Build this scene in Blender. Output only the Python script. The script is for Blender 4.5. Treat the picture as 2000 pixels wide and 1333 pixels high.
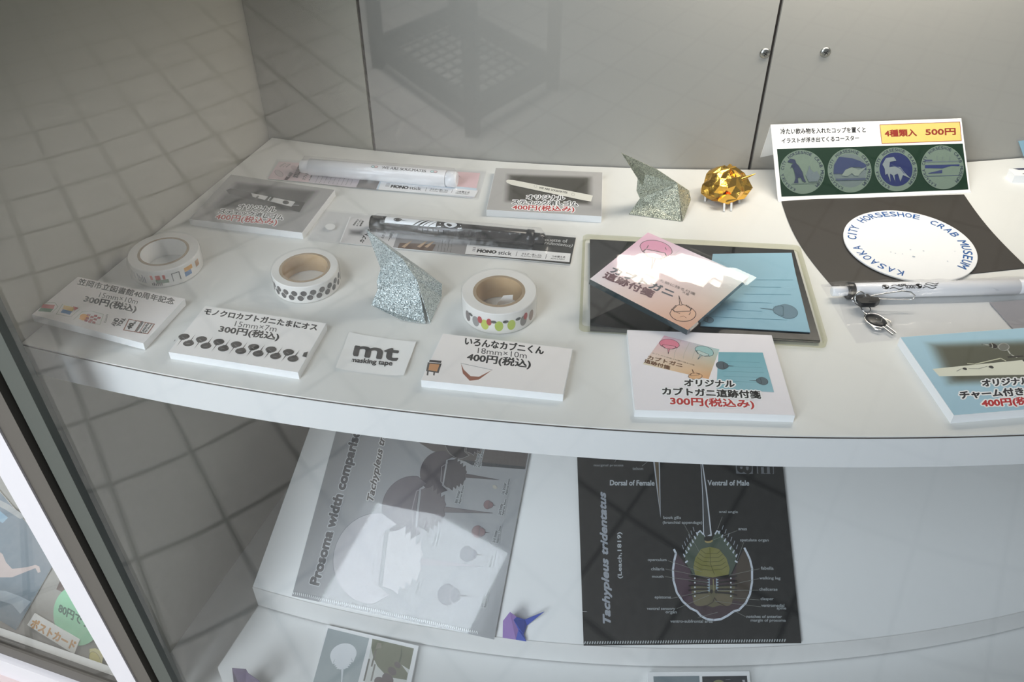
import bpy, math, random
from mathutils import Vector, Matrix
random.seed(7)
for o in list(bpy.data.objects): bpy.data.objects.remove(o)
S = bpy.context.scene
COL = S.collection
MM = 0.001
# ---------------------------------------------------------------- camera
# All building is in millimetres: x right, y away from the viewer, z up, z = 0 on the upper shelf, camera at (0,0,390).
FPX = 1730.0; CAMH = 390.0
MW = Matrix(((0.9999940576773958, -0.0034474062564598716, 0.0),
             (-0.002235755375661453, -0.6485287557543687, 0.7611868721658239),
             (-0.0026241203854395823, -0.7611823489478675, -0.648532609544354)))
BASEZ = 1000.0                       # the shelf is one metre above the paving
cam_d = bpy.data.cameras.new('camera'); cam = bpy.data.objects.new('camera', cam_d); COL.objects.link(cam)
cam_d.sensor_width = 36; cam_d.sensor_fit = 'HORIZONTAL'; cam_d.lens = FPX/2000*36; cam_d.clip_start = 0.01; cam_d.clip_end = 100
cx, cy, cz = MW.col[0], -MW.col[1], -MW.col[2]
cam.matrix_world = Matrix(((cx[0], cy[0], cz[0], 0), (cx[1], cy[1], cz[1], 0), (cx[2], cy[2], cz[2], (CAMH+BASEZ)*MM), (0, 0, 0, 1)))
S.camera = cam
# ---------------------------------------------------------------- world, lights, exposure
S.view_settings.view_transform = 'Standard'; S.view_settings.look = 'None'; S.view_settings.gamma = 1.0
S.view_settings.use_curve_mapping = False; S.view_settings.exposure = 0.0
S.cycles.max_bounces = 10; S.cycles.transparent_max_bounces = 24; S.cycles.diffuse_bounces = 5; S.cycles.glossy_bounces = 4
w = bpy.data.worlds.new('hall'); S.world = w; w.use_nodes = True
w.node_tree.nodes['Background'].inputs[0].default_value = (0.80, 0.90, 1.0, 1); w.node_tree.nodes['Background'].inputs[1].default_value = 0.2
def area(name, loc, target, sx, sy, power, col):
    l = bpy.data.lights.new(name, 'AREA'); l.shape = 'RECTANGLE'; l.size = sx*MM; l.size_y = sy*MM; l.energy = power; l.color = col
    o = bpy.data.objects.new(name, l); COL.objects.link(o)
    p = Vector(loc); t = Vector(target)
    o.location = (p.x*MM, p.y*MM, (p.z+BASEZ)*MM); o.rotation_euler = (t-p).to_track_quat('-Z', 'Y').to_euler()
    return o
area('hall_skylight', (-900, -690, 1500), (-100, 520, -100), 560, 720, 14, (0.84, 0.93, 1.0))
area('front_left_fill', (-1700, -1700, 800), (0, 450, -150), 1200, 1200, 52, (0.84, 0.93, 1.0))  # added fill from the front left, brightens fascia and sloping board; source unseen
hl = area('paving_fill', (-1700, -1400, 1900), (-1700, -1400, -1000), 2000, 2600, 56, (1.0, 0.98, 0.95)); hl.data.spread = math.radians(55)  # added unseen light, narrowed to brighten only the paving mirrored in the pane
area('case_lamp', (290, 640, 315), (290, 890, 0), 330, 70, 1.5, (1.0, 0.92, 0.80))

# ---------------------------------------------------------------- helpers
def lin(c):
    f = lambda v: (v/255/12.92 if v/255 <= 0.04045 else ((v/255+0.055)/1.055)**2.4)
    return (f(c[0]), f(c[1]), f(c[2]), 1.0)
def ray(p): return MW @ Vector((p[0]-1000, p[1]-666.5, FPX))
EYE = Vector((0, 0, CAMH))
class Plane:
    def __init__(s, p0, n): s.p0 = Vector(p0); s.n = Vector(n).normalized()
    def at(s, p):
        v = ray(p); return EYE + v*((s.p0-EYE).dot(s.n)/v.dot(s.n))
def flat(z): return Plane((0, 0, z), (0, 0, 1))
def G(p, z=0.0): return flat(z).at(p)
def zoom(x0, y0, k): return lambda X, Y: (x0+k*X, y0+k*Y)

def new_mat(name, rgb, rough=0.5, metal=0.0, spec=0.5, coat=0.0, coat_rough=0.05, bump=None, mottle=None):
    m = bpy.data.materials.new(name); m.use_nodes = True; nt = m.node_tree; b = nt.nodes['Principled BSDF']
    b.inputs['Base Color'].default_value = lin(rgb); b.inputs['Roughness'].default_value = rough; b.inputs['Metallic'].default_value = metal
    b.inputs['Specular IOR Level'].default_value = spec
    b.inputs['Coat Weight'].default_value = coat; b.inputs['Coat Roughness'].default_value = coat_rough
    tc = nt.nodes.new('ShaderNodeTexCoord')
    if mottle:
        n = nt.nodes.new('ShaderNodeTexNoise'); n.inputs['Scale'].default_value = mottle[0]; n.inputs['Detail'].default_value = 5
        mx = nt.nodes.new('ShaderNodeMix'); mx.data_type = 'RGBA'
        mx.inputs[6].default_value = lin(rgb); mx.inputs[7].default_value = lin(mottle[1])
        nt.links.new(tc.outputs['Object'], n.inputs['Vector']); nt.links.new(n.outputs[0], mx.inputs[0]); nt.links.new(mx.outputs[2], b.inputs['Base Color'])
    if bump:
        n = nt.nodes.new('ShaderNodeTexNoise'); n.inputs['Scale'].default_value = bump[0]; n.inputs['Detail'].default_value = 3
        bp = nt.nodes.new('ShaderNodeBump'); bp.inputs['Strength'].default_value = bump[1]; bp.inputs['Distance'].default_value = bump[2]
        nt.links.new(tc.outputs['Object'], n.inputs['Vector']); nt.links.new(n.outputs[0], bp.inputs['Height']); nt.links.new(bp.outputs[0], b.inputs['Normal'])
    return m
def ink_mat(name, rough, coat=0.0, spec=0.5, bump=None, coat_rough=0.03):
    m = new_mat(name, (255, 255, 255), rough, 0, spec, coat, coat_rough, bump)
    a = m.node_tree.nodes.new('ShaderNodeVertexColor'); a.layer_name = 'ink'
    m.node_tree.links.new(a.outputs[0], m.node_tree.nodes['Principled BSDF'].inputs['Base Color'])
    return m
def clear_mat(name, r0, tint=(255, 255, 255), rough=0.02, haze=0.0, bump=None, graze=1.0):
    m = bpy.data.materials.new(name); m.use_nodes = True; nt = m.node_tree; nt.nodes.clear()
    out = nt.nodes.new('ShaderNodeOutputMaterial'); tr = nt.nodes.new('ShaderNodeBsdfTransparent'); gl = nt.nodes.new('ShaderNodeBsdfGlossy')
    tr.inputs[0].default_value = lin(tint); gl.inputs['Roughness'].default_value = rough
    lw = nt.nodes.new('ShaderNodeLayerWeight'); lw.inputs[0].default_value = 0.5
    pw = nt.nodes.new('ShaderNodeMath'); pw.operation = 'POWER'; pw.inputs[1].default_value = 5
    ma = nt.nodes.new('ShaderNodeMath'); ma.operation = 'MULTIPLY_ADD'; ma.inputs[1].default_value = (1-r0)*graze; ma.inputs[2].default_value = r0
    mx = nt.nodes.new('ShaderNodeMixShader')
    L = nt.links.new
    L(lw.outputs['Facing'], pw.inputs[0]); L(pw.outputs[0], ma.inputs[0]); L(ma.outputs[0], mx.inputs[0])
    last = tr.outputs[0]
    if haze:
        df = nt.nodes.new('ShaderNodeBsdfDiffuse'); df.inputs[0].default_value = (0.85, 0.85, 0.85, 1); m2 = nt.nodes.new('ShaderNodeMixShader'); m2.inputs[0].default_value = haze
        L(tr.outputs[0], m2.inputs[1]); L(df.outputs[0], m2.inputs[2]); last = m2.outputs[0]
    L(last, mx.inputs[1]); L(gl.outputs[0], mx.inputs[2]); L(mx.outputs[0], out.inputs[0])
    if bump:
        tc = nt.nodes.new('ShaderNodeTexCoord'); n = nt.nodes.new('ShaderNodeTexNoise'); n.inputs['Scale'].default_value = bump[0]; n.inputs['Detail'].default_value = 2
        bp = nt.nodes.new('ShaderNodeBump'); bp.inputs['Strength'].default_value = bump[1]; bp.inputs['Distance'].default_value = bump[2]
        L(tc.outputs['Object'], n.inputs['Vector']); L(n.outputs[0], bp.inputs['Height']); L(bp.outputs[0], gl.inputs['Normal']); L(bp.outputs[0], lw.inputs['Normal'])
    return m

M = {}
M['laminate'] = new_mat('white_laminate', (228, 229, 226), 0.42, mottle=(14, (222, 222, 218)))
M['fascia'] = new_mat('white_edging', (220, 223, 225), 0.35)
M['gap'] = new_mat('dark_gap', (52, 44, 40), 0.7)
M['panel'] = new_mat('grey_back_panel', (160, 158, 152), 0.5, mottle=(6, (155, 153, 147)), bump=(900, 0.05, 0.0004))
M['cream'] = new_mat('cream_side_panel', (168, 166, 153), 0.5, mottle=(6, (163, 161, 149)))
M['board'] = new_mat('white_painted_board', (236, 238, 238), 0.5, mottle=(9, (231, 232, 231)))
M['lip'] = new_mat('white_board_edge', (228, 229, 228), 0.6, mottle=(25, (216, 215, 213)))
M['foam'] = new_mat('white_foam_board', (240, 241, 242), 0.55)
M['ink'] = ink_mat('printed_ink', 0.6, 0.0, 0.2)
M['gloss'] = ink_mat('glossy_print', 0.25, 0.6)
M['film'] = ink_mat('laminated_print', 0.3, 0.2, 0.3, coat_rough=0.05, bump=(7, 0.05, 0.004))
M['mirror'] = ink_mat('polished_print', 0.1, 1.0, coat_rough=0.02)
M['alu_grey'] = new_mat('grey_green_aluminium', (86, 90, 84), 0.5, 0.1)
M['alu_brown'] = new_mat('brown_grey_aluminium', (98, 92, 85), 0.5, 0.1)
M['rubber'] = new_mat('black_rubber', (22, 22, 22), 0.6)
M['white_frame'] = new_mat('white_painted_frame', (238, 232, 235), 0.4)
M['pink_frame'] = new_mat('pinkish_frame', (225, 205, 202), 0.5)
M['glass'] = clear_mat('clear_glass', 0.045)
M['wrap'] = clear_mat('clear_plastic_wrap', 0.03, (252, 252, 252), 0.08, 0.012, (160, 0.3, 0.002), 0.6)
M['cover'] = clear_mat('clear_folder_film', 0.04, (253, 253, 253), 0.03)
M['bag'] = clear_mat('clear_plastic_bag', 0.02, (251, 251, 252), 0.14, 0.012, (90, 0.2, 0.003), 0.16)
M['acrylic'] = clear_mat('clear_acrylic', 0.05, (244, 244, 236), 0.05, 0.02, None, 0.6)
M['steel'] = new_mat('steel', (170, 170, 165), 0.3, 1.0)
M['chrome'] = new_mat('chrome', (225, 225, 225), 0.12, 1.0)
M['dark'] = new_mat('dark_recess', (35, 34, 32), 0.6)
M['kraft'] = new_mat('brown_cardboard_core', (196, 168, 128), 0.7, mottle=(300, (186, 157, 118)))
M['core_edge'] = new_mat('cardboard_core_edge', (158, 138, 112), 0.8)
M['white_paper'] = new_mat('white_paper', (238, 238, 236), 0.7)
M['tape'] = new_mat('white_tape_side', (236, 234, 230), 0.5)
M['white_plastic'] = new_mat('white_plastic', (238, 238, 240), 0.25)
M['black_plastic'] = new_mat('black_plastic', (20, 20, 22), 0.25)
M['smoke'] = new_mat('dark_smoked_plastic', (32, 29, 30), 0.2, coat=0.2)
M['black_paper'] = new_mat('black_paper', (52, 47, 42), 0.42, mottle=(20, (60, 55, 50)), bump=(30, 0.25, 0.002))
M['blue_note'] = new_mat('blue_sticky_paper', (142, 184, 202), 0.6)
M['gold'] = new_mat('gold_foil', (246, 192, 84), 0.2, 1.0, bump=(140, 0.4, 0.002))
M['violet_paper'] = new_mat('violet_origami_paper', (142, 112, 176), 0.6)
M['blue_paper'] = new_mat('blue_origami_paper', (48, 74, 170), 0.6)
M['dark_violet'] = new_mat('dark_violet_patterned_paper', (92, 78, 118), 0.6, mottle=(160, (60, 48, 78)))
M['rack'] = new_mat('dark_grey_steel', (48, 48, 46), 0.5, 0.3)
def glitter(name, a, b):
    m = new_mat(name, a, 0.35, 0.45); nt = m.node_tree; bs = nt.nodes['Principled BSDF']
    tc = nt.nodes.new('ShaderNodeTexCoord'); v = nt.nodes.new('ShaderNodeTexVoronoi'); v.inputs['Scale'].default_value = 2600
    rp = nt.nodes.new('ShaderNodeValToRGB'); rp.color_ramp.elements[0].color = lin(b); rp.color_ramp.elements[1].color = lin(a)
    rp.color_ramp.elements[0].position = 0.2; rp.color_ramp.elements[1].position = 0.75
    sp = nt.nodes.new('ShaderNodeSeparateColor'); L = nt.links.new
    L(tc.outputs['Object'], v.inputs['Vector']); L(v.outputs['Color'], sp.inputs[0]); L(sp.outputs[0], rp.inputs[0]); L(rp.outputs[0], bs.inputs['Base Color'])
    vm = nt.nodes.new('ShaderNodeVectorMath'); vm.operation = 'SUBTRACT'; vm.inputs[1].default_value = (0.5, 0.5, 0.5)
    vs = nt.nodes.new('ShaderNodeVectorMath'); vs.operation = 'SCALE'; vs.inputs['Scale'].default_value = 1.1
    ge = nt.nodes.new('ShaderNodeNewGeometry'); va = nt.nodes.new('ShaderNodeVectorMath'); va.operation = 'ADD'; vn = nt.nodes.new('ShaderNodeVectorMath'); vn.operation = 'NORMALIZE'
    L(v.outputs['Color'], vm.inputs[0]); L(vm.outputs[0], vs.inputs[0]); L(vs.outputs[0], va.inputs[0]); L(ge.outputs['Normal'], va.inputs[1]); L(va.outputs[0], vn.inputs[0]); L(vn.outputs[0], bs.inputs['Normal'])
    return m
M['silver_blue'] = glitter('silver_blue_glitter_paper', (232, 242, 242), (104, 122, 126))
M['silver_green'] = glitter('silver_green_glitter_paper', (222, 226, 208), (96, 100, 84))
def paving():
    m = new_mat('stone_paving', (176, 172, 164), 0.75); nt = m.node_tree; bs = nt.nodes['Principled BSDF']; L = nt.links.new
    ge = nt.nodes.new('ShaderNodeNewGeometry')
    def dot(vec, off):
        d = nt.nodes.new('ShaderNodeVectorMath'); d.operation = 'DOT_PRODUCT'; d.inputs[1].default_value = vec; L(ge.outputs['Position'], d.inputs[0])
        a = nt.nodes.new('ShaderNodeMath'); a.operation = 'ADD'; a.inputs[1].default_value = off; L(d.outputs['Value'], a.inputs[0])
        f = nt.nodes.new('ShaderNodeMath'); f.operation = 'FRACT'; L(a.outputs[0], f.inputs[0])
        g = nt.nodes.new('ShaderNodeMath'); g.operation = 'LESS_THAN'; g.inputs[1].default_value = 0.052; L(f.outputs[0], g.inputs[0]); return g
    e1 = Vector((119.6, -216.4)); e2 = Vector((190.2, 101.1)); o = Vector((-1340.8, -90.5)); det = e1.x*e2.y-e1.y*e2.x
    r1 = (1000*e2.y/det, -1000*e2.x/det, 0); r2 = (-1000*e1.y/det, 1000*e1.x/det, 0)
    g1 = dot(r1, -(o.x*r1[0]+o.y*r1[1])/1000+0.03+50); g2 = dot(r2, -(o.x*r2[0]+o.y*r2[1])/1000+0.03+50)
    mxm = nt.nodes.new('ShaderNodeMath'); mxm.operation = 'MAXIMUM'; L(g1.outputs[0], mxm.inputs[0]); L(g2.outputs[0], mxm.inputs[1])
    n = nt.nodes.new('ShaderNodeTexNoise'); n.inputs['Scale'].default_value = 70; n.inputs['Detail'].default_value = 6; L(ge.outputs['Position'], n.inputs['Vector'])
    c1 = nt.nodes.new('ShaderNodeMix'); c1.data_type = 'RGBA'; c1.inputs[6].default_value = lin((140, 136, 130)); c1.inputs[7].default_value = lin((206, 202, 196)); L(n.outputs[0], c1.inputs[0])
    c2 = nt.nodes.new('ShaderNodeMix'); c2.data_type = 'RGBA'; c2.inputs[7].default_value = lin((124, 122, 116)); L(c1.outputs[2], c2.inputs[6]); L(mxm.outputs[0], c2.inputs[0]); L(c2.outputs[2], bs.inputs['Base Color'])
    return m
M['paving'] = paving()

class Sheet:
    """collects faces in millimetres, then links them as one mesh object"""
    def __init__(s): s.v = []; s.f = []; s.m = []; s.c = []; s.sm = []
    def add(s, vs, fs, mat, col=(255, 255, 255), cols=None, smooth=False):
        b = len(s.v); s.v += [Vector(v) for v in vs]
        s.c += [lin(c) for c in cols] if cols else [lin(col)]*len(vs)
        for f in fs: s.f.append([b+i for i in f]); s.m.append(mat); s.sm.append(smooth)
    def slab(s, pts, thick, mat, n=None, top=None, col=(255, 255, 255)):
        """polygon pts (top face) extruded by -thick along n"""
        pts = [Vector(p) for p in pts]; k = len(pts)
        n = Vector(n).normalized() if n else Vector((0, 0, 1)); low = [p-n*thick for p in pts]
        s.add(pts, [list(range(k))], top or mat, col); s.add(low, [list(range(k))[::-1]], mat, col)
        for i in range(k): s.add([pts[i], pts[(i+1) % k], low[(i+1) % k], low[i]], [[3, 2, 1, 0]], mat, col)
    def tube(s, path, r, mat, n=12, cap=True, col=(255, 255, 255), radii=None):
        path = [Vector(p) for p in path]; vs = []; k = len(path); u = None
        for i, p in enumerate(path):
            t = (path[min(i+1, k-1)]-path[max(i-1, 0)]).normalized()
            if u is None:
                u = t.cross(Vector((0, 0, 1)))
                if u.length < 0.1: u = t.cross(Vector((1, 0, 0)))
            u = (u-t*u.dot(t)).normalized(); q = t.cross(u); rr = radii[i] if radii else r
            vs += [p+(u*math.cos(a)+q*math.sin(a))*rr for a in [2*math.pi*j/n for j in range(n)]]
        fs = [[i*n+j, i*n+(j+1) % n, (i+1)*n+(j+1) % n, (i+1)*n+j] for i in range(k-1) for j in range(n)]
        s.add(vs, fs, mat, col, smooth=True)
        if cap: s.add(vs[:n], [list(range(n))[::-1]], mat, col); s.add(vs[-n:], [list(range(n))], mat, col)
    def lathe(s, c, prof, mat, n=64, col=(255, 255, 255), smooth=True, closed=False):
        c = Vector(c); vs = []; k = len(prof)
        for r, z in prof: vs += [c+Vector((r*math.cos(2*math.pi*j/n), r*math.sin(2*math.pi*j/n), z)) for j in range(n)]
        rng = range(k if closed else k-1)
        for i in rng:
            a = vs[i*n:(i+1)*n]; i2 = (i+1) % k; b = vs[i2*n:(i2+1)*n]
            s.add(a+b, [[j, (j+1) % n, n+(j+1) % n, n+j] for j in range(n)], mat, col, smooth=smooth)
    def grid(s, fn, nu, nv, mat, cfn=None, smooth=True, col=(255, 255, 255)):
        vs = [fn(i/nu, j/nv) for j in range(nv+1) for i in range(nu+1)]
        cs = [cfn(i/nu, j/nv) for j in range(nv+1) for i in range(nu+1)] if cfn else None
        s.add(vs, [[j*(nu+1)+i, j*(nu+1)+i+1, (j+1)*(nu+1)+i+1, (j+1)*(nu+1)+i] for j in range(nv) for i in range(nu)], mat, col, cs, smooth)
    def link(s, name, parent=None, origin=None, label=None):
        if parent is not None: org = Vector(parent['org'])
        elif origin is not None: org = Vector(origin)
        else:
            org = Vector((sum(v.x for v in s.v)/len(s.v), sum(v.y for v in s.v)/len(s.v), min(v.z for v in s.v)))
        me = bpy.data.meshes.new(name); me.from_pydata([(v-org)*MM for v in s.v], [], s.f); 
        mats = []
        for m in s.m:
            if m not in mats: mats.append(m)
        for m in mats: me.materials.append(M[m])
        me.polygons.foreach_set('material_index', [mats.index(m) for m in s.m]); me.polygons.foreach_set('use_smooth', s.sm)
        a = me.color_attributes.new('ink', 'FLOAT_COLOR', 'POINT'); flatc = [x for c in s.c for x in c]; a.data.foreach_set('color', flatc)
        o = bpy.data.objects.new(name, me); COL.objects.link(o)
        if parent is not None: o.parent = parent
        else: o.location = (org.x*MM, org.y*MM, (org.z+BASEZ)*MM); o['org'] = tuple(org)
        if parent is not None: o['org'] = tuple(org)
        if label: o['label'] = label
        return o
ORG = []
def thing(name, label, cat, org, group=None):
    o = bpy.data.objects.new(name, None); COL.objects.link(o); o.empty_display_size = 0.01
    o.location = (org[0]*MM, org[1]*MM, (org[2]+BASEZ)*MM); o['org'] = tuple(org); tag(o, label, cat, group); return o
def tag(o, label, cat, group=None):
    o['label'] = label; o['category'] = cat
    if group: o['group'] = group
    return o
def struct(o): o['kind'] = 'structure'; return o

_gc = {}
def glyphs(txt, off=0.0, shear=0.0):
    key = (txt, off, shear)
    if key not in _gc:
        cu = bpy.data.curves.new('t', 'FONT'); cu.body = txt; cu.resolution_u = 3; cu.offset = off; cu.shear = shear
        ob = bpy.data.objects.new('t', cu); COL.objects.link(ob); dg = bpy.context.evaluated_depsgraph_get(); dg.update()
        me = ob.evaluated_get(dg).to_mesh(); vs = [(v.co.x, v.co.y) for v in me.vertices]; fs = [list(p.vertices) for p in me.polygons]
        ob.evaluated_get(dg).to_mesh_clear(); bpy.data.objects.remove(ob); bpy.data.curves.remove(cu); _gc[key] = (vs, fs)
    return _gc[key]
CR = []      # horseshoe crab outline in units of its shield radius, head towards +y
def crab_parts():
    pro = [(math.cos(math.radians(a)), math.sin(math.radians(a))) for a in range(-25, 206, 11)]
    pro += [(-0.78, -0.95), (-0.60, -0.35), (0.60, -0.35), (0.78, -0.95)]
    ab = [(-0.60, -0.30), (-0.66, -0.62)]
    for i in range(4):
        y = -0.70-0.17*i; x = -0.60+0.10*i; ab += [(x-0.16, y-0.10), (x+0.03, y-0.12)]
    ab += [(-0.16, -1.42), (0, -1.32)]
    ab = ab+[(-x, y) for x, y in ab[::-1][1:]]
    tel = [(-0.09, -1.32), (0, -3.2), (0.09, -1.32)]
    return pro, ab, tel
class Printer:
    """lays flat ink shapes on a plane; every point is given in photograph pixels through fn"""
    STEP = 0.005
    def __init__(s, sheet, plane, fn=None, mat='ink', base=0.05):
        s.s = sheet; s.p = plane; s.fn = fn or (lambda X, Y: (X, Y)); s.mat = mat; s.k = 0; s.base = base
    def P(s, q): return s.p.at(s.fn(*q))
    def up(s): s.k += 1; return s.p.n*(s.base+s.k*s.STEP)
    def poly(s, pts, col, cols=None):
        d = s.up(); s.s.add([s.P(q)+d for q in pts], [list(range(len(pts)))], s.mat, col, cols)
    def poly3(s, pts, col):
        d = s.up(); s.s.add([q+d for q in pts], [list(range(len(pts)))], s.mat, col)
    def line(s, pts, wd, col, closed=False):
        pts = [s.P(q) for q in pts]; s.line3(pts, wd, col, closed)
    def line3(s, pts, wd, col, closed=False):
        d = s.up(); n = s.p.n; k = len(pts)
        for i in range(k if closed else k-1):
            a = pts[i]; b = pts[(i+1) % k]; t = (b-a)
            if t.length < 1e-6: continue
            t.normalize(); q = n.cross(t)*wd/2; e = t*wd*0.3
            s.s.add([a-q-e+d, b-q+e+d, b+q+e+d, a+q-e+d], [[0, 1, 2, 3]], s.mat, col)
    def ell(s, c, ax, ay, col, n=28, outline=None, wd=0.3):
        C = s.P(c); A = s.P(ax)-C; B = s.P(ay)-C
        pts = [C+A*math.cos(2*math.pi*i/n)+B*math.sin(2*math.pi*i/n) for i in range(n)]
        if col: s.poly3(pts, col)
        if outline: s.line3(pts, wd, outline, True)
    def disc(s, C, r, col, n=40):
        a, b = s.basis(); s.poly3([C+a*r*math.cos(2*math.pi*i/n)+b*r*math.sin(2*math.pi*i/n) for i in range(n)], col)
    def basis(s):
        a = Vector((1, 0, 0)); a = (a-s.p.n*a.dot(s.p.n)).normalized(); return a, s.p.n.cross(a)
    def text(s, txt, bl, br, tl, col, bold=0.0, halo=None, hw=0.35, shear=0.0, three=False):
        vs, fs = glyphs(txt, 0.0, shear)
        if not vs: return
        x0 = min(v[0] for v in vs); x1 = max(v[0] for v in vs); y0 = min(v[1] for v in vs); y1 = max(v[1] for v in vs)
        if not three: bl, br, tl = s.P(bl), s.P(br), s.P(tl)
        A = br-bl; B = tl-bl; ua = A.normalized(); ub = B.normalized()
        pts = [bl+A*((v[0]-x0)/(x1-x0))+B*((v[1]-y0)/(y1-y0)) for v in vs]
        def lay(r, n, c):
            d = s.up()
            for i in range(n):
                a = 2*math.pi*i/n; e = (ua*math.cos(a)+ub*math.sin(a))*r
                s.s.add([p+d+e+s.p.n*0.0004*i for p in pts], fs, s.mat, c)
        if halo: lay(bold+hw, 14, halo)
        if bold: lay(bold, 6, col)
        else: lay(0, 1, col)
    def arctext(s, C, txt, r, a0, a1, h, col, bold=0.0, ax=None, ay=None):
        """letters on a circle, angles in degrees clockwise from ay, tops outward"""
        if ax is None:
            ax = Vector((1, 0, 0)); ay = Vector((0, 1, 0))
        n = len(txt)
        for i, ch in enumerate(txt):
            if ch == ' ': continue
            a = math.radians(a0+(a1-a0)*(i/(n-1) if n > 1 else 0.5))
            o = ax*math.sin(a)+ay*math.cos(a); t = ax*math.cos(a)-ay*math.sin(a)
            wv = h*(0.28 if ch == 'I' else 0.95 if ch == 'M' else 0.74)
            if ch == 'I': wv = h*0.18
            c = C+o*r
            s.text(ch, c-t*wv/2-o*h/2, c+t*wv/2-o*h/2, c-t*wv/2+o*h/2, col, bold, three=True)
    def grad(s, q4, c4, nu=8, nv=8):
        """q4 TL TR BR BL"""
        d = s.up(); P = [s.P(q) for q in q4]
        mixc = lambda u, v: tuple(sum(w_*c[i] for w_, c in zip(((1-u)*(1-v), u*(1-v), u*v, (1-u)*v), c4)) for i in range(3))
        s.s.grid(lambda u, v: P[0]*(1-u)*(1-v)+P[1]*u*(1-v)+P[2]*u*v+P[3]*(1-u)*v+d, nu, nv, s.mat, mixc, False)
    def soft(s, q4, inner, outer, edge=0.16, n=26, inner2=None):
        d = s.up(); P = [s.P(q) for q in q4]
        def cf(u, v):
            e = min(min(u, 1-u)/edge, min(v, 1-v)/(edge*1.5)); t = max(0, min(1, e)); t = t*t*(3-2*t)
            ic = inner if not inner2 else tuple(a*(1-u)+b*u for a, b in zip(inner, inner2))
            return tuple(a*t+b*(1-t) for a, b in zip(ic, outer))
        s.s.grid(lambda u, v: P[0]*(1-u)*(1-v)+P[1]*u*(1-v)+P[2]*u*v+P[3]*(1-u)*v+d, n, n, s.mat, cf, False)
    def crab(s, c, head, col, ab=None, tel=None, outline=None, wd=0.25, squash=1.0, tip=-3.2, kp=1.0, ka=1.0):
        C = s.P(c); H = s.P(head)-C; X = H.cross(s.p.n)*squash
        pro, abd, te = crab_parts(); m = lambda L, k: [C+X*x+H*(y if y > 0 else y*k) for x, y in L]
        P_ = m(pro, kp); A_ = m(abd, ka); tp = [C+X*te[0][0]+H*te[0][1]*ka, C+H*tip, C+X*te[2][0]+H*te[2][1]*ka]
        for L, cc, w_ in ((tp, tel or ab or col, wd), (A_, ab or col, wd), (P_, col, wd)):
            if cc: s.poly3(L, cc)
            if outline: s.line3(L, w_, outline, True)

# ================================================================ the setting
CS = Vector((225, 2156)); RF = 1788.0            # axis of the curved case, radius of the shelf front
CB = Vector((212, 2230)); RB = 1540.0            # back wall
def polar(c, R, phi): return Vector((c.x+R*math.sin(phi), c.y-R*math.cos(phi)))
def v3(p, z): return Vector((p.x, p.y, z))
WA = Vector((-225, 758)); WB = Vector((-335, 457)); WD = (WB-WA).normalized(); WN = Vector((-WD.y, WD.x)) # along the wall to the front; WN towards the case
ZTOP = 640.0; ZBOT = -400.0
def box_xy(poly, z0, z1, mat, sh=None):
    s = sh or Sheet(); s.slab([v3(p, z1) for p in poly], z1-z0, mat); return s
def arc_wall(phi0, phi1, mat, n=24):
    out = [polar(CB, RB, phi0+(phi1-phi0)*i/n) for i in range(n+1)]; back = [polar(CB, RB-15, phi0+(phi1-phi0)*i/n) for i in range(n+1)]
    s = Sheet()
    for i in range(n): 
        a, b, c, d = out[i], out[i+1], back[i+1], back[i]
        s.add([v3(a, ZBOT), v3(b, ZBOT), v3(b, ZTOP), v3(a, ZTOP)], [[0, 1, 2, 3]], mat, smooth=True)
        s.add([v3(c, ZBOT), v3(d, ZBOT), v3(d, ZTOP), v3(c, ZTOP)], [[0, 1, 2, 3]], mat)
        s.add([v3(a, ZTOP), v3(b, ZTOP), v3(c, ZTOP), v3(d, ZTOP)], [[0, 1, 2, 3]], mat)
    for a, b in ((out[0], back[0]), (out[-1], back[-1])): s.add([v3(a, ZBOT), v3(b, ZBOT), v3(b, ZTOP), v3(a, ZTOP)], [[0, 1, 2, 3]], mat)
    return s
pc = lambda p: math.atan2(p[0]-CB.x, CB.y-p[1])
phA = pc((-225, 758)); phB = pc((-124, 730)); phC = pc((209, 692)); phD = pc((760, 760)); GP = 0.0009
struct(arc_wall(phA, phB-GP, 'cream', 8).link('wall_back'))
struct(arc_wall(phB+GP, phC-GP, 'panel').link('wall_back'))
struct(arc_wall(phC+GP, phD, 'panel', 30).link('wall_back'))
s = Sheet()
for ph in (phB, phC):
    a, b = polar(CB, RB-3, ph-0.004), polar(CB, RB-3, ph+0.004); c, d = polar(CB, RB-14, ph+0.004), polar(CB, RB-14, ph-0.004)
    s.slab([v3(a, ZTOP), v3(b, ZTOP), v3(c, ZTOP), v3(d, ZTOP)], ZTOP-ZBOT, 'gap')
struct(s.link('trim_3'))
Wf = WB+WD*46
struct(box_xy([WA+WD*-20, Wf, Wf-WN*12, WA+WD*-20-WN*12], ZBOT, ZTOP, 'cream').link('wall_left'))
rw0 = polar(CS, 1815, 0.29); rw1 = polar(CS, 1400, 0.29); t_ = Vector((12*math.cos(0.29), 12*math.sin(0.29)))
struct(box_xy([rw0, rw1, rw1+t_, rw0+t_], ZBOT, ZTOP, 'panel').link('wall_right'))
fr = [polar(CS, 1822, -0.335+0.66*i/30) for i in range(31)]; bk = [polar(CS, 1370, 0.325-0.66*i/30) for i in range(31)]
struct(box_xy(fr+bk, ZTOP, ZTOP+15, 'panel').link('ceiling'))
s = box_xy(fr+bk, ZBOT-20, ZBOT, 'lip'); o = s.link('trim_7'); struct(o)
s = Sheet(); s.slab([(-7000, -9000, -1000), (6000, -9000, -1000), (6000, 3000, -1000), (-7000, 3000, -1000)], 30, 'paving'); struct(s.link('floor'))
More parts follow.
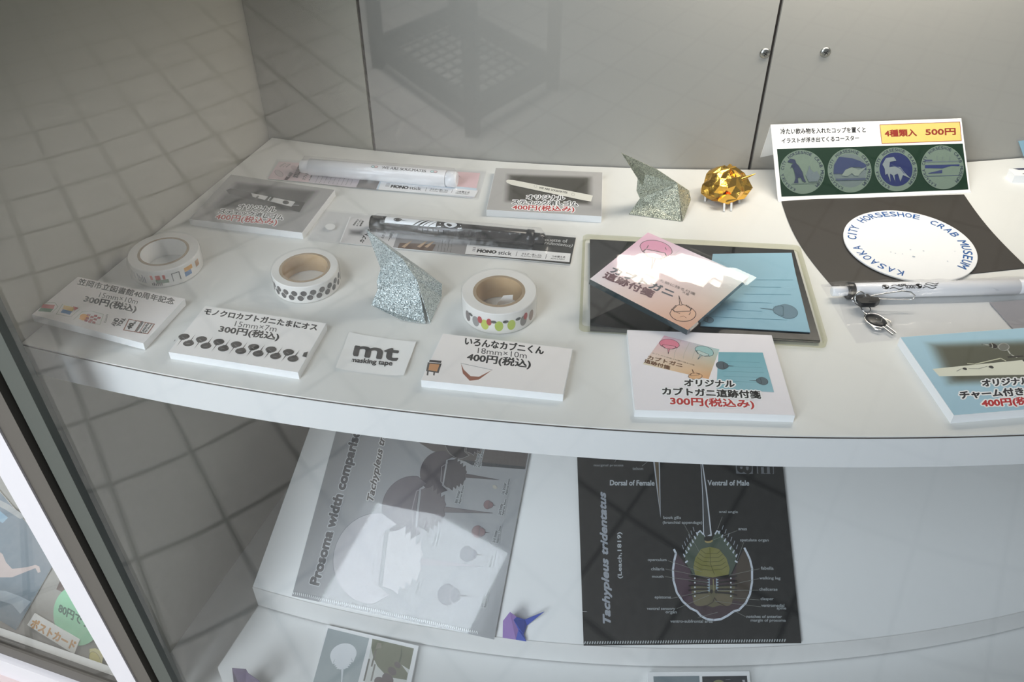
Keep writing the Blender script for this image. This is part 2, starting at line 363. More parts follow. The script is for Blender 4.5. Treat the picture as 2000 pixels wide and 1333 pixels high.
# plinth under the case
fr2 = [polar(CS, 1818, -0.33+0.65*i/30) for i in range(31)]; bk2 = [polar(CS, 1400, 0.32-0.65*i/30) for i in range(31)]
o = box_xy(fr2+bk2, -1000, ZBOT-20, 'panel').link('cabinet_plinth'); tag(o, 'grey plinth carrying the curved display case above the paving', 'plinth')

# ---- mullion: vertical profiles, edges read along the tangent of the pane
def on_circle(px, R):
    d = ray((px, 1100)); d = Vector((d.x, d.y)); a = d.dot(d); b = -2*d.dot(CS); c = CS.dot(CS)-R*R
    return d*((-b-math.sqrt(b*b-4*a*c))/(2*a))
def profile(x0, x1, R, depth, mat, name, z0=ZBOT-20, z1=ZTOP):
    a = on_circle(x0, R); b = on_circle(x1, R); r = ((a+b)/2-CS).normalized()
    return struct(box_xy([a, b, b-r*depth, a-r*depth], z0, z1, mat).link(name))
profile(192, 222, 1833, 10, 'alu_grey', 'trim_1')
profile(180, 191.6, 1830, 6, 'rubber', 'trim_1'); profile(175, 179.6, 1834, 10, 'rubber', 'trim_1')
profile(141.5, 174.6, 1836, 14, 'alu_brown', 'trim_1'); profile(139, 141.2, 1832, 10, 'gap', 'trim_1')
profile(97, 138.6, 1837.5, 22, 'white_frame', 'trim_2', -420)
# ---- curved front pane, 3.5 mm thick
gl0 = on_circle(207, 1830); ph0 = math.atan2(gl0.x-CS.x, CS.y-gl0.y); s = Sheet(); NG = 64
for R, fl in ((1830, 1), (1826.5, -1)):
    s.grid(lambda u, v: v3(polar(CS, R, ph0+(0.29-ph0)*u), ZBOT+2+(ZTOP-ZBOT-2)*v), NG, 1, 'glass')
for zz in (ZBOT+2, ZTOP):
    s.grid(lambda u, v: v3(polar(CS, 1826.5+3.5*v, ph0+(0.29-ph0)*u), zz), NG, 1, 'glass')
for uu in (0, 1):
    s.grid(lambda u, v: v3(polar(CS, 1826.5+3.5*u, ph0+(0.29-ph0)*uu), ZBOT+2+(ZTOP-ZBOT-2)*v), 1, 1, 'glass')
struct(s.link('window_1'))

# ---- upper shelf
cl = WB+WN*2.0; bl = WA+WN*2.0-WD*-1.0
phL = math.atan2(cl.x-CS.x, CS.y-cl.y); phR = 0.285
def shelf_poly(R, back=0):
    f_ = [polar(CS, R, phL+(phR-phL)*i/60) for i in range(61)]
    pr = polar(CS, R, phR); b0 = pc((pr.x, pr.y)); b1 = pc((-224+3, 757))
    b_ = [polar(CB, RB+1.5, b0+(b1-b0)*i/40) for i in range(41)]
    return f_+b_
sh = thing('display_shelf', 'white curved upper shelf with a dark line along its front edge, carrying the goods', 'shelf', (200, 560, -28))
box_xy(shelf_poly(RF), -1.0, 0, 'laminate').link('shelf_top', sh)
box_xy(shelf_poly(RF-0.3), -2.4, -1.0, 'gap').link('shadow_gap', sh, label='dark line under the shelf top')
box_xy(shelf_poly(RF), -28, -2.4, 'fascia').link('fascia', sh)

# ---- stepped stand below: conical sloping board, lip, lower base board
CD = Vector((167, 1772)); RD = 1342.0; ZD = -345.0; SL = math.radians(33)
DL = Vector((-252, 495)); 
def left_phi(R):
    d = -WD; q = DL-CD; b = q.dot(d); t = -b-math.sqrt(b*b-(q.dot(q)-R*R)) if False else None
    disc = b*b-(q.dot(q)-R*R); t = -b-math.sqrt(max(disc, 0)); p = DL+d*t
    return math.atan2(p.x-CD.x, CD.y-p.y)
st = thing('display_stand', 'white stepped stand under the shelf, sloping board above a low front base', 'stand', (150, 500, -399))
PR_ = 0.33
def cone(u, v, dz=0):
    R = RD-240*v; a = left_phi(R); return v3(polar(CD, R, a+(PR_-a)*u), ZD+240*v*math.tan(SL)+dz)
s = Sheet(); s.grid(lambda u, v: cone(u, v), 50, 8, 'board'); s.grid(lambda u, v: cone(u, v, -12), 50, 8, 'board')
for i in range(8): s.add([cone(0, i/8), cone(0, (i+1)/8), cone(0, (i+1)/8, -12), cone(0, i/8, -12)], [[0, 1, 2, 3]], 'board')
s.link('sloping_board', st)
aL = left_phi(RD); s = Sheet()
s.grid(lambda u, v: v3(polar(CD, RD+0.2*v, aL+(PR_-aL)*u), ZD+0.6-v*30), 50, 1, 'lip'); 
s.grid(lambda u, v: v3(polar(CD, RD-12*v, aL+(PR_-aL)*u), ZD+0.6), 50, 1, 'lip')
s.grid(lambda u, v: v3(polar(CD, RD-12, aL+(PR_-aL)*u), ZD-v*30), 50, 1, 'lip'); s.link('lip', st)
bf = [polar(CS, 1815, -0.29+0.56*i/30) for i in range(31)]
b1 = DL+WD*68; b2 = DL-WD*150
s = box_xy([b1]+[p for p in bf if (p-DL).dot(WN) > 4 and p.x > b1.x+5]+[Vector((560, 560)), Vector((560, 700)), b2], -399, -376, 'board'); s.link('base_board', st)
s = Sheet()
for X0, X1 in ((0.30, 0.42), (0.55, 0.68)): pass

# ---- small repair dots and screws on the back wall
def back_plane(px):
    """vertical tangent plane of the back wall under a pixel column"""
    d = ray(px); d2 = Vector((d.x, d.y)); q = -CB; a = d2.dot(d2); b = 2*d2.dot(q); c = q.dot(q)-RB*RB
    p = d2*((-b-math.sqrt(b*b-4*a*c))/(2*a)); n = (p-CB).normalized(); return Plane((p.x, p.y, 0), (n.x, n.y, 0))
for px, lab in (((1494, 104), 'round cross-head screw just left of the long seam in the back panel'), ((1612, 102), 'round cross-head screw alone on the right back panel')):
    pl = back_plane(px); c = pl.at(px); n = pl.n; a = Vector((n.y, -n.x, 0)); up = Vector((0, 0, 1))
    t = thing('screw', lab, 'screw', c, 'screws in the back panel')
    s = Sheet(); R = 4.3; rings = []
    for k in range(6):
        th = k/5*math.pi/2; rings.append((R*math.cos(th), 2.0*math.sin(th)))
    vs = []; 
    for r, h in rings: vs += [c+n*(h+0.02)+(a*math.cos(2*math.pi*j/24)+up*math.sin(2*math.pi*j/24))*max(r, 0.01) for j in range(24)]
    s.add(vs, [[i*24+j, i*24+(j+1) % 24, (i+1)*24+(j+1) % 24, (i+1)*24+j] for i in range(5) for j in range(24)], 'steel', smooth=True); s.link('screw_head', t)
    s = Sheet()
    for ang in (0.5, 0.5+math.pi/2):
        e = a*math.cos(ang)+up*math.sin(ang); f = e.cross(n); q = c+n*2.12
        s.slab([q-e*1.9-f*0.35, q+e*1.9-f*0.35, q+e*1.9+f*0.35, q-e*1.9+f*0.35], 0.5, 'dark', n)
    s.link('cross_slot', t)

# ================================================================ upper shelf goods
K = (22, 20, 20); RED = (178, 42, 40); WHITE = (246, 246, 246)
def rect_from_left(tl, bl, z, width):
    a, b = G(tl, z), G(bl, z); d = (b-a).normalized(); r = Vector((-d.y, d.x, 0)); r = r if r.x > 0 else -r
    return [a, a+r*width, b+r*width, b]
def card(name, label, px4, thick, paper, group=None, top_mat='ink', z=None, cat='price card', pts3=None):
    """foam-backed card lying on the shelf; px4 = its top face TL TR BR BL in photograph pixels"""
    zt = thick if z is None else z
    P = pts3 or [G(p, zt) for p in px4]
    c = sum(P, Vector())/4; n = (P[2]-P[0]).cross(P[3]-P[1]).normalized(); n = n if n.z > 0 else -n; P = [p-n*(p-c).dot(n) for p in P]
    t = thing(name, label, cat, (c.x, c.y, zt-thick), group)
    s = Sheet(); s.slab(P[::-1], thick-0.05, 'foam', n); s.link('foam_board', t)
    s = Sheet(); pr = Printer(s, Plane(c, n), None, top_mat)
    ins = [c+(p-c)*0.996 for p in P]; s.add([p+n*0.03 for p in ins], [[3, 2, 1, 0]], top_mat, paper); pr.base = 0.06
    pr.corners = P; pr.sheet = s; pr.parent = t
    return pr
def done(pr, name='printed_sheet'): return pr.sheet.link(name, pr.parent)

# ---- library card
zA = zoom(40, 420, 0.33)
pr = card('price_card', 'white price card with small colourful book drawings at the left shelf corner', None, 6, (240, 236, 234), pts3=[G((152, 541), 13.5), G((361, 584), 6.3), G((280, 671), 6.3), G((62, 615), 13.5)]); pr.fn = zA
pr.text('笠岡市立図書館40周年記念', (335, 412), (903, 533), (353, 376), K, 0.16)
pr.text('15mm×10m', (462, 487), (690, 530), (474, 458), (70, 68, 68))
pr.text('300円(税込)', (369, 521), (676, 584), (389, 476), K, 0.3)
def logo_box(pts): pr.line(pts, 0.5, (196, 200, 188))
logo_box([(150, 521), (205, 521), (222, 545), (185, 580)]); pr.poly([(135, 529), (204, 534), (196, 557), (120, 551)], (196, 74, 66)); pr.poly([(120, 551), (196, 557), (178, 577), (104, 570)], (64, 118, 78))
logo_box([(250, 528), (212, 588), (298, 604), (350, 560)]); pr.poly([(258, 536), (322, 548), (306, 574), (248, 560)], (236, 196, 104)); pr.poly([(250, 559), (308, 573), (292, 592), (238, 578)], (62, 128, 186)); pr.poly([(312, 541), (345, 552), (320, 568)], (206, 70, 78))
logo_box([(315, 620), (365, 575), (420, 570), (492, 590), (470, 650), (405, 640)])
pr.ell((378, 606), (404, 612), (384, 588), (242, 172, 74)); pr.poly([(345, 615), (378, 590), (372, 628)], (242, 172, 74))
for X, Y in ((405, 595), (425, 606), (446, 600), (398, 614), (420, 625), (444, 620), (466, 612), (390, 627), (412, 634), (436, 638)):
    pr.poly([(X-9, Y-8), (X+10, Y-5), (X+6, Y+7), (X-13, Y+4)], (158, 44, 48))
pr.text('Kasaoka', (507, 640), (520, 590), (492, 637), K); pr.text('AND', (558, 660), (586, 618), (534, 652), K, 0.25); pr.text('YOU.', (588, 662), (624, 618), (566, 656), K, 0.25)
pr.line([(642, 619), (793, 648), (752, 706), (611, 683)], 0.7, (140, 84, 66), True)
pr.text('40', (650, 680), (672, 648), (628, 672), K, 0.4); pr.text('th', (676, 650), (688, 632), (664, 646), K, 0.15)
pr.line([(714, 634), (676, 694)], 0.5, (140, 84, 66)); pr.line([(740, 640), (702, 699)], 0.5, (140, 84, 66))
pr.text('ANNIVERSARY', (690, 694), (732, 634), (678, 690), K, 0.1); pr.text('Kasaoka', (722, 702), (762, 646), (706, 697), K, 0.1); pr.text('City Library', (740, 704), (785, 650), (726, 700), K, 0.1)
done(pr)
# ---- monochrome crab card
pr = card('price_card', 'white price card printed with a row of black horseshoe crabs', [(401, 598), (637, 632), (582, 728), (329, 688)], 6, (242, 239, 236)); pr.fn = zA
pr.text('モノクロカブトガニたまにオス', (1083, 587), (1752, 685), (1098, 552), K, 0.28)
pr.text('15mm×7m', (1265, 660), (1512, 693), (1276, 629), (70, 68, 68))
pr.text('300円(税込)', (1168, 700), (1522, 750), (1186, 653), K, 0.3)
pr.poly([(906, 754), (914, 740), (918, 742)], K)
for i in range(8):
    X = 968+103*i; Y = 722+15.5*i
    if i < 7:
        pr.crab((X, Y), (X+13, Y-17), K, K, K, None, 0.2, 1.25, -3.3, 0.7, 0.8); pr.crab((X+27, Y+39), (X+14, Y+56), K, K, K, None, 0.2, 1.25, -3.3, 0.7, 0.8)
        pr.line([(X-12, Y), (X+4, Y+12)], 0.25, (150, 150, 150)); pr.line([(X+12, Y+42), (X+34, Y+40)], 0.25, (150, 150, 150))
    else:
        pr.poly([(1668, 840), (1678, 818), (1702, 812), (1692, 846)], K)
done(pr)
# ---- kabuni card
zC = zoom(640, 400, 0.3)
pr = card('price_card', 'white price card with an easel drawing, in front of the taller tape roll', [(865, 652), (1118, 682), (1100, 771), (822, 743)], 6, (241, 236, 233)); pr.fn = zC
pr.text('いろんなカブニくん', (891, 912), (1404, 976), (900, 862), K, 0.28)
pr.text('18mm×10m', (975, 968), (1295, 1003), (980, 932), (70, 68, 68))
pr.text('400円(税込)', (902, 1024), (1316, 1074), (916, 964), K, 0.3)
pr.poly([(640, 1085), (652, 1028), (742, 1036), (722, 1098)], (70, 66, 64)); pr.poly([(655, 1078), (664, 1036), (728, 1042), (712, 1088)], (196, 140, 92)); pr.poly([(664, 1012), (742, 1018), (738, 1032), (660, 1026)], (62, 58, 58))
for X in (648, 690): pr.poly([(X, 1085), (X+10, 1086), (X+6, 1114), (X-4, 1112)], (70, 66, 64))
pr.poly([(868, 1034), (885, 1075), (930, 1118), (985, 1122), (1070, 1078), (985, 1140), (925, 1148), (880, 1100)], (150, 92, 70)); pr.line([(868, 1034), (1072, 1078)], 0.3, (120, 124, 128))
done(pr)
# ---- mt paper
P4 = [G(p, 1.4) for p in [(682, 649), (813, 668), (789, 735), (656, 720)]]
s = Sheet(); nq = 10
def mtp(u, v, z=0):
    p = P4[0]*(1-u)*(1-v)+P4[1]*u*(1-v)+P4[2]*u*v+P4[3]*(1-u)*v; p.z = 0.5+1.8*(abs(u-0.5)*2)**4*(1 if v > 0.5 else 0.6)+z; return p
s.grid(lambda u, v: mtp(u, v, 0.05), nq, nq, 'white_paper'); s.grid(lambda u, v: mtp(u, v, -0.2), nq, nq, 'white_paper')
pr = Printer(s, flat(0.72), zC); pr.base = 0.15
pr.text('mt', (168, 984), (452, 1018), (186, 910), (40, 40, 42), 0.75); pr.text('masking tape', (147, 1034), (416, 1058), (157, 996), (40, 40, 42), 0.22)
o = s.link('paper_slip'); tag(o, 'small white paper printed mt masking tape, curling at its edges', 'paper slip')

# ---- sticky note card
zD = zoom(1120, 440, 0.3)
pr = card('price_card', 'pinkish white price card picturing sticky notes beside the tray', [(1225, 645), (1507, 655), (1553, 812), (1240, 801)], 6, (243, 238, 241)); pr.fn = zD
pr.grad([(590, 720), (950, 810), (880, 1004), (452, 905)], [(224, 178, 196), (176, 208, 206), (226, 170, 120), (232, 222, 196)])
for k in range(4): pr.line([(700+55*k, 752+14*k), (640+60*k+20, 830+8*k), (655+60*k, 870)], 0.25, (180, 174, 160))
pr.crab((624, 778), (628, 744), (222, 130, 150), (226, 150, 164), (226, 150, 164), (70, 50, 55), 0.3, 1.2, -1.8, 0.55, 0.6); pr.crab((850, 824), (872, 796), (160, 198, 196), (190, 206, 200), (190, 206, 200), (60, 84, 88), 0.3, 1.2, -1.8, 0.55, 0.6); pr.crab((792, 984), (802, 1006), (226, 178, 132), (226, 182, 140), (226, 182, 140), (96, 62, 44), 0.3, 1.4, -2.0, 0.55, 0.6)
pr.text('カブトガニが這った跡に残る付箋', (512, 838), (788, 918), (514, 830), (110, 96, 80)); pr.text('カブトガニ', (482, 872), (706, 928), (488, 848), (112, 76, 50), 0.15); pr.text('這跡付箋', (460, 896), (625, 944), (466, 872), (112, 76, 50), 0.15)
pr.grad([(945, 828), (1232, 832), (1306, 1090), (930, 1066)], [(122, 178, 190), (122, 178, 190), (150, 192, 204), (140, 186, 198)])
for k in range(5): pr.line([(955+8*k, 890+32*k), (1210+14*k, 896+33*k)], 0.2, (90, 134, 146))
pr.crab((968, 916), (928, 914), (84, 96, 104), None, None, (50, 60, 66), 0.2, 1.0, -1.9, 0.5, 0.7); pr.crab((1228, 1018), (1266, 1020), (92, 108, 116), None, None, (60, 70, 76), 0.2, 1.0, -2.2, 0.5, 0.7)
pr.text('オリジナル', (722, 1050), (1048, 1058), (723, 1007), K, 0.3, WHITE, 0.9); pr.text('カブトガニ這跡付箋', (580, 1107), (1220, 1132), (578, 1058), K, 0.3, WHITE, 0.9)
pr.text('300円(税込み)', (632, 1180), (1178, 1202), (630, 1120), (190, 48, 46), 0.3, WHITE, 0.9)
done(pr)
# ---- white eraser card
zE = zoom(940, 280, 0.28)
pr = card('price_card', 'grey price card picturing a white stick eraser, standing behind the black pen pack', [(968, 328), (1177, 337), (1175, 423), (950, 410)], 6, (176, 174, 172), 'eraser price cards'); pr.fn = zE
pr.soft([(165, 205), (785, 225), (785, 445), (145, 420)], (72, 70, 64), (176, 174, 172), 0.10)
pr.poly([(172, 262), (186, 255), (228, 258), (745, 358), (779, 366), (765, 408), (700, 396), (215, 292), (178, 276)], (224, 222, 212)); pr.poly([(215, 292), (700, 396), (765, 408), (762, 412), (700, 402), (210, 298)], (48, 46, 42))
pr.text('WE ARE SOULMATES', (402, 316), (598, 352), (406, 304), (90, 88, 82), 0.12)
for (a, b) in (((378, 300), (388, 303)), ((640, 358), (650, 361))): pr.ell(a, b, (a[0]-2, a[1]+9), None, 16, (110, 108, 102), 0.2)
pr.text('オリジナル', (315, 390), (580, 397), (318, 360), K, 0.22, WHITE, 0.8); pr.text('スティック消しゴム', (216, 424), (672, 440), (220, 391), K, 0.22, WHITE, 0.8); pr.text('400円(税込み)', (216, 470), (648, 484), (221, 428), (186, 48, 46), 0.22, WHITE, 0.8)
done(pr)
# ---- black eraser card
zF = zoom(340, 280, 0.32)
pr = card('price_card', 'grey price card picturing a black stick eraser, behind the leftmost tape roll', [(451, 341), (654, 371), (590, 455), (369, 428)], 6, (168, 167, 166), 'eraser price cards'); pr.fn = zF
pr.soft([(370, 226), (905, 285), (785, 430), (190, 405)], (58, 57, 57), (166, 165, 164), 0.12)
pr.poly([(318, 287), (345, 276), (440, 296), (800, 362), (765, 422), (720, 410), (470, 345), (335, 310)], (14, 13, 13))
pr.poly([(470, 304), (740, 358), (716, 388), (480, 328)], (226, 226, 224))
for X in (492, 560, 584): pr.poly([(X+18, 310+X*0.02), (X+30, 312+X*0.02), (X+6, 342+X*0.02), (X-8, 338+X*0.02)], (40, 38, 38))
pr.ell((682, 362), (700, 368), (690, 352), (40, 38, 38)); pr.line([(715, 378), (762, 380)], 0.5, (226, 226, 224))
pr.text('オリジナル', (384, 404), (612, 424), (402, 371), K, 0.22, WHITE, 0.8); pr.text('スティック消しゴム', (271, 426), (660, 470), (288, 397), K, 0.22, WHITE, 0.8); pr.text('400円(税込み)', (248, 471), (622, 506), (264, 428), (182, 50, 48), 0.22, WHITE, 0.8)
done(pr)
# ---- charm pen card
zG = zoom(1580, 520, 0.24)
pr = card('price_card', 'pale blue price card picturing a charm pen, at the right edge', None, 7, (172, 206, 222), pts3=rect_from_left((1758, 659), (1863, 812), 7, 98)); pr.fn = zG
pr.soft([(905, 606), (2030, 566), (2230, 968), (1096, 996)], (96, 96, 82), (172, 206, 222), 0.14, 30)
pr.poly([(1005, 838), (1735, 766), (1850, 880), (1800, 886), (1060, 898)], (226, 226, 208)); pr.poly([(1735, 766), (1800, 755), (1850, 880)], (46, 44, 42)); pr.line([(1290, 795), (1350, 800), (1560, 752), (1600, 772)], 0.8, (206, 206, 180))
pr.crab((1500, 650), (1535, 655), (52, 48, 44), None, (190, 190, 180), (196, 196, 186), 0.5, 1.0, -2.8, 0.6, 0.7); pr.ell((1585, 660), (1628, 664), (1580, 690), (120, 120, 112), 24, (190, 190, 182), 0.6); pr.line([(1620, 690), (1640, 720), (1690, 745)], 1.0, (190, 190, 180)); pr.line([(1620, 742), (1740, 735)], 1.2, (60, 56, 52))
pr.crab((1270, 838), (1285, 838), (70, 68, 64), None, None, None, 0.2, 1.0, -1.5); pr.crab((1485, 824), (1502, 824), (70, 68, 64), None, None, None, 0.2, 1.0, -1.5); pr.line([(1300, 836), (1380, 838), (1450, 818)], 0.3, (120, 118, 110)); pr.line([(1200, 858), (1240, 838)], 0.3, (120, 118, 110))
pr.text('オリジナル', (1415, 982), (1800, 962), (1405, 928), (40, 38, 44), 0.35, WHITE, 1.0); pr.text('チャーム付きボールペン', (1235, 1084), (2200, 1026), (1222, 1022), (40, 38, 44), 0.35, WHITE, 1.0); pr.text('400円(税込み)', (1416, 1160), (2014, 1124), (1400, 1088), (190, 46, 50), 0.35, WHITE, 1.0)
done(pr)

# ---- tape rolls
def wrap_band(s, c, R, pts, col, base=0.12):
    """ink on the outside of a roll: pts = (angle deg, height)"""
    s.add([Vector((c[0]+(R+base)*math.cos(math.radians(a)), c[1]+(R+base)*math.sin(math.radians(a)), c[2]+h)) for a, h in pts], [list(range(len(pts)))], 'ink', col)
def tape_roll(label, c, R, ro, ri, h, core, lining, band):
    t = thing('masking_tape_roll', label, 'tape', (c[0], c[1], 0), 'masking tape rolls'); c0 = (c[0], c[1], 0)
    s = Sheet(); s.lathe(c0, [(ro, 0.3), (R-0.4, 0.3), (R, 0.8), (R, h-0.8), (R-0.4, h-0.2), (ro, h-0.2)], 'tape', 96, closed=True); band(s, c0, R, h); s.link('tape', t)
    s = Sheet(); s.lathe(c0, [(ri, 0.3), (ro-0.05, 0.3), (ro-0.05, h-0.1), (ri, h-0.1)], 'core_edge', 72)
    s.lathe(c0, [(ri, h-0.1), (ri, 0.3)], core, 72); s.link('cardboard_core', t)
    s = Sheet(); n = 22; rnd = random.Random(int(c[0]*10)); rr = [R+0.5+1.5*rnd.random()**2 for _ in range(n)]; off = rnd.random()
    def ringp(k, r, z): a = 2*math.pi*(k+off)/n; return Vector((c[0]+r*math.cos(a), c[1]+r*math.sin(a), z))
    for k in range(n):
        r0, r1 = rr[k], rr[(k+1) % n]
        s.add([ringp(k, r0-0.2, 0.3), ringp(k+1, r1-0.2, 0.3), ringp(k+1, r1, h+0.1), ringp(k, r0, h+0.1)], [[0, 1, 2, 3]], 'wrap')
        s.add([ringp(k, r0, h+0.1), ringp(k+1, r1, h+0.1), ringp(k+1, ro, h+0.35), ringp(k, ro, h+0.35)], [[0, 1, 2, 3]], 'wrap')
    if lining: s.lathe(c0, [(ri-0.3, h), (ri-0.9, h*0.5), (ri-2.5, 1.2)], 'wrap', 40)
    s.link('plastic_wrap', t); return t
def band1(s, c, R, h):
    Q = lambda a0, a1, h0, h1, col: wrap_band(s, c, R, [(a0, h0), ((a0+a1)/2, h0), (a1, h0), (a1, h1), ((a0+a1)/2, h1), (a0, h1)], col)
    Q(262, 286, 7.2, 11, (200, 76, 70)); Q(270, 290, 4, 7.2, (56, 104, 74)); Q(318, 334, 8, 11.5, (236, 178, 100)); Q(317, 330, 4.2, 8, (66, 122, 176)); Q(296, 297.5, 4, 11, (120, 120, 120)); Q(308, 309.5, 4, 11, (120, 120, 120)); Q(296, 309, 10.4, 11, (120, 120, 120)); Q(342, 352, 6, 11, (196, 150, 110))
    for k in range(6): Q(262+k*3, 263.6+k*3, 2.2, 4.2+0.8*(k % 2), K)
    for k in range(5): Q(236+k*3.6, 237.4+k*3.6, 3.5, 10.5-1.2*(k % 3), (84, 92, 112))
    for k in range(4): Q(212+k*5, 213.4+k*5, 4, 10, (150, 152, 156))
def band2(s, c, R, h):
    for k in range(13):
        for dy, aa, sg in ((9.0, 0, -1), (5.0, 9.5, 1)):
            a = 180+k*16+aa
            wrap_band(s, c, R, [(a+5.4*math.cos(q), dy+2.3*math.sin(q)) for q in [2*math.pi*i/14 for i in range(14)]], (66, 66, 68), 0.1+0.03*(sg > 0))
            wrap_band(s, c, R, [(a-0.5, dy+2*sg), (a+0.5, dy+2*sg), (a+0.1, dy+6*sg*0.9)], (92, 92, 94), 0.2)
def band3(s, c, R, h):
    def blob(a, z, ra, rz, col, b): wrap_band(s, c, R, [(a+ra*math.cos(q), z+rz*math.sin(q)) for q in [2*math.pi*i/14 for i in range(14)]], col, b)
    for a, col in ((214, (120, 112, 110)), (232, (150, 148, 146)), (248, (190, 202, 96)), (270, (178, 196, 92)), (289, (184, 200, 92)), (310, (140, 136, 132)), (328, (170, 150, 140))):
        blob(a, 7.5, 6.5, 4.4, col, 0.12)
    for a in (240, 255, 314): blob(a, 10.5, 4, 3, (180, 70, 72), 0.16)
    for a in (222, 262, 280, 300): blob(a, 11, 4.5, 1.2, (82, 84, 80), 0.18)
tape_roll('largest masking tape roll, white inside its core, at the far left', (-258.6, 544.5), 25.6, 18.6, 16.6, 15, 'white_paper', False, band1)
tape_roll('smaller masking tape roll with an empty brown core and black crab pattern', (-150, 523.5), 24.0, 18.4, 16.4, 15, 'kraft', True, band2)
tape_roll('taller masking tape roll with a green band and folded paper in its core', (-8.8, 490.5), 26.0, 18.2, 16, 18, 'kraft', True, band3)
s = Sheet(); a, b, c_, d = [zC(*q) for q in [(1085, 664), (1145, 592), (1206, 588), (1204, 628)]]
pts = [G(a, 4), G(b, 19), G(c_, 21), G(d, 13)]; nn = (pts[1]-pts[0]).cross(pts[2]-pts[0]).normalized()
s.slab(pts, 0.35, 'white_paper', nn); o = s.link('folded_paper'); tag(o, 'tiny folded white paper tucked into the core of the taller tape roll', 'paper')

# ---- origami helpers
def folded(name, label, cat, px, faces, mat, group=None, fn=None, thick=0.35, parts=None):
    """px: list of (pixel x, pixel y, height); faces: vertex lists; built as thick folded paper"""
    V = [G(fn(x, y) if fn else (x, y), z) for x, y, z in px]
    cen = sum(V, Vector())/len(V)
    groups = {}
    for f, m, pn in faces: groups.setdefault(pn, []).append((f, m))
    org = (cen.x, cen.y, min(v.z for v in V)); multi = len(groups) > 1
    t = thing(name, label, cat, org, group) if multi else None
    for pn, fl in groups.items():
        s = Sheet()
        for f, m in fl:
            P = [V[i] for i in f]; n = Vector()
            for i in range(len(P)): n += (P[i]-cen).cross(P[(i+1) % len(P)]-cen)
            n = (P[1]-P[0]).cross(P[2]-P[0])
            if n.dot(sum(P, Vector())/len(P)-cen) < 0: n = -n; 
            if n.length < 1e-6: continue
            n.normalize()
            for i in range(1, len(P)-1):
                tri = [P[0], P[i], P[i+1]]; n2 = (tri[1]-tri[0]).cross(tri[2]-tri[0])
                if n2.length < 1e-6: continue
                n2.normalize(); n2 = n2 if n2.dot(n) > 0 else -n2
                s.slab(tri if (tri[1]-tri[0]).cross(tri[2]-tri[0]).dot(n) > 0 else tri[::-1], thick, m, n2)
        o = s.link(pn, t, None if t else org)
    if not multi: o.name = name; tag(o, label, cat, group); return o
    return t
# front silver crab
V = [(250, 158, 62), (352, 392, 30), (318, 505, 14), (326, 552, 12), (284, 655, 0.5), (480, 752, 0.5), (640, 776, 0.5), (668, 774, 0.5), (742, 600, 2), (744, 515, 12), (480, 345, 40), (580, 490, 24), (612, 640, 9), (600, 560, 2), (400, 560, 0.5), (645, 440, 16)]
F = [([0, 10, 1], 'silver_blue', 'left_flap'), ([1, 10, 11, 2], 'silver_blue', 'left_flap'), ([2, 11, 3], 'silver_blue', 'left_flap'), ([3, 11, 12, 4], 'silver_blue', 'left_flap'), ([4, 12, 6, 5], 'silver_blue', 'left_flap'),
     ([0, 10, 15], 'silver_blue', 'right_flap'), ([10, 11, 9, 15], 'silver_blue', 'right_flap'), ([11, 7, 8, 9], 'silver_blue', 'right_flap'), ([15, 9, 8, 13], 'silver_blue', 'right_flap'), ([0, 15, 13, 14], 'silver_blue', 'right_flap'), ([0, 1, 14], 'silver_blue', 'right_flap')]
folded('origami_horseshoe_crab', 'bluish silver glitter origami crab with raised tail between two tape rolls', 'origami', V, F, 'silver_blue', 'glitter origami crabs', zC)
# back silver crab
V = [(975, 65, 58), (1095, 200, 32), (1082, 330, 17), (1106, 385, 10), (1030, 495, 0.5), (1395, 545, 0.5), (1406, 545, 0.5), (1462, 395, 8), (1450, 330, 16), (1225, 180, 40), (1366, 275, 26), (1340, 330, 4), (1200, 420, 0.5)]
F = [([0, 9, 1], 'silver_green', 'left_flap'), ([1, 9, 10, 2], 'silver_green', 'left_flap'), ([2, 10, 3], 'silver_green', 'left_flap'), ([3, 10, 5, 4], 'silver_green', 'left_flap'),
     ([10, 6, 7, 8], 'silver_green', 'right_flap'), ([9, 10, 8, 11], 'silver_green', 'right_flap'), ([8, 7, 11], 'silver_green', 'right_flap'), ([0, 9, 11, 12], 'silver_green', 'right_flap'), ([0, 1, 12], 'silver_green', 'right_flap')]
folded('origami_horseshoe_crab', 'greenish silver glitter origami crab standing right of the white eraser price card', 'origami', V, F, 'silver_green', 'glitter origami crabs', zE)
# gold crab: crumpled faceted dome
c = G((1414, 388), 0); t = thing('origami_horseshoe_crab', 'crumpled gold foil origami crab near the back wall', 'origami', (c.x, c.y, 0))
s = Sheet(); rnd = random.Random(5); n = 17; rings = [(17.0, 4.5), (20.5, 8), (19.5, 13), (16.5, 18), (12, 22.5), (6, 26)]; vs = []
for k, (r, z) in enumerate(rings):
    for j in range(n):
        a = 2*math.pi*(j+0.5*(k % 2))/n; q = r*(0.86+0.24*rnd.random()); vs.append(Vector((c.x+q*1.05*math.cos(a), c.y+2+q*0.85*math.sin(a), z*(0.86+0.26*rnd.random()))))
vs.append(Vector((c.x+1, c.y+2, 27))); fs = []
for k in range(len(rings)-1):
    for j in range(n):
        a, b, d, e = k*n+j, k*n+(j+1) % n, (k+1)*n+j, (k+1)*n+(j+1) % n
        fs += [[a, b, d], [b, e, d]] if k % 2 == 0 else [[a, b, e], [a, e, d]]
for j in range(n): fs.append([(len(rings)-1)*n+j, (len(rings)-1)*n+(j+1) % n, len(vs)-1])
s.add(vs, fs, 'gold'); 
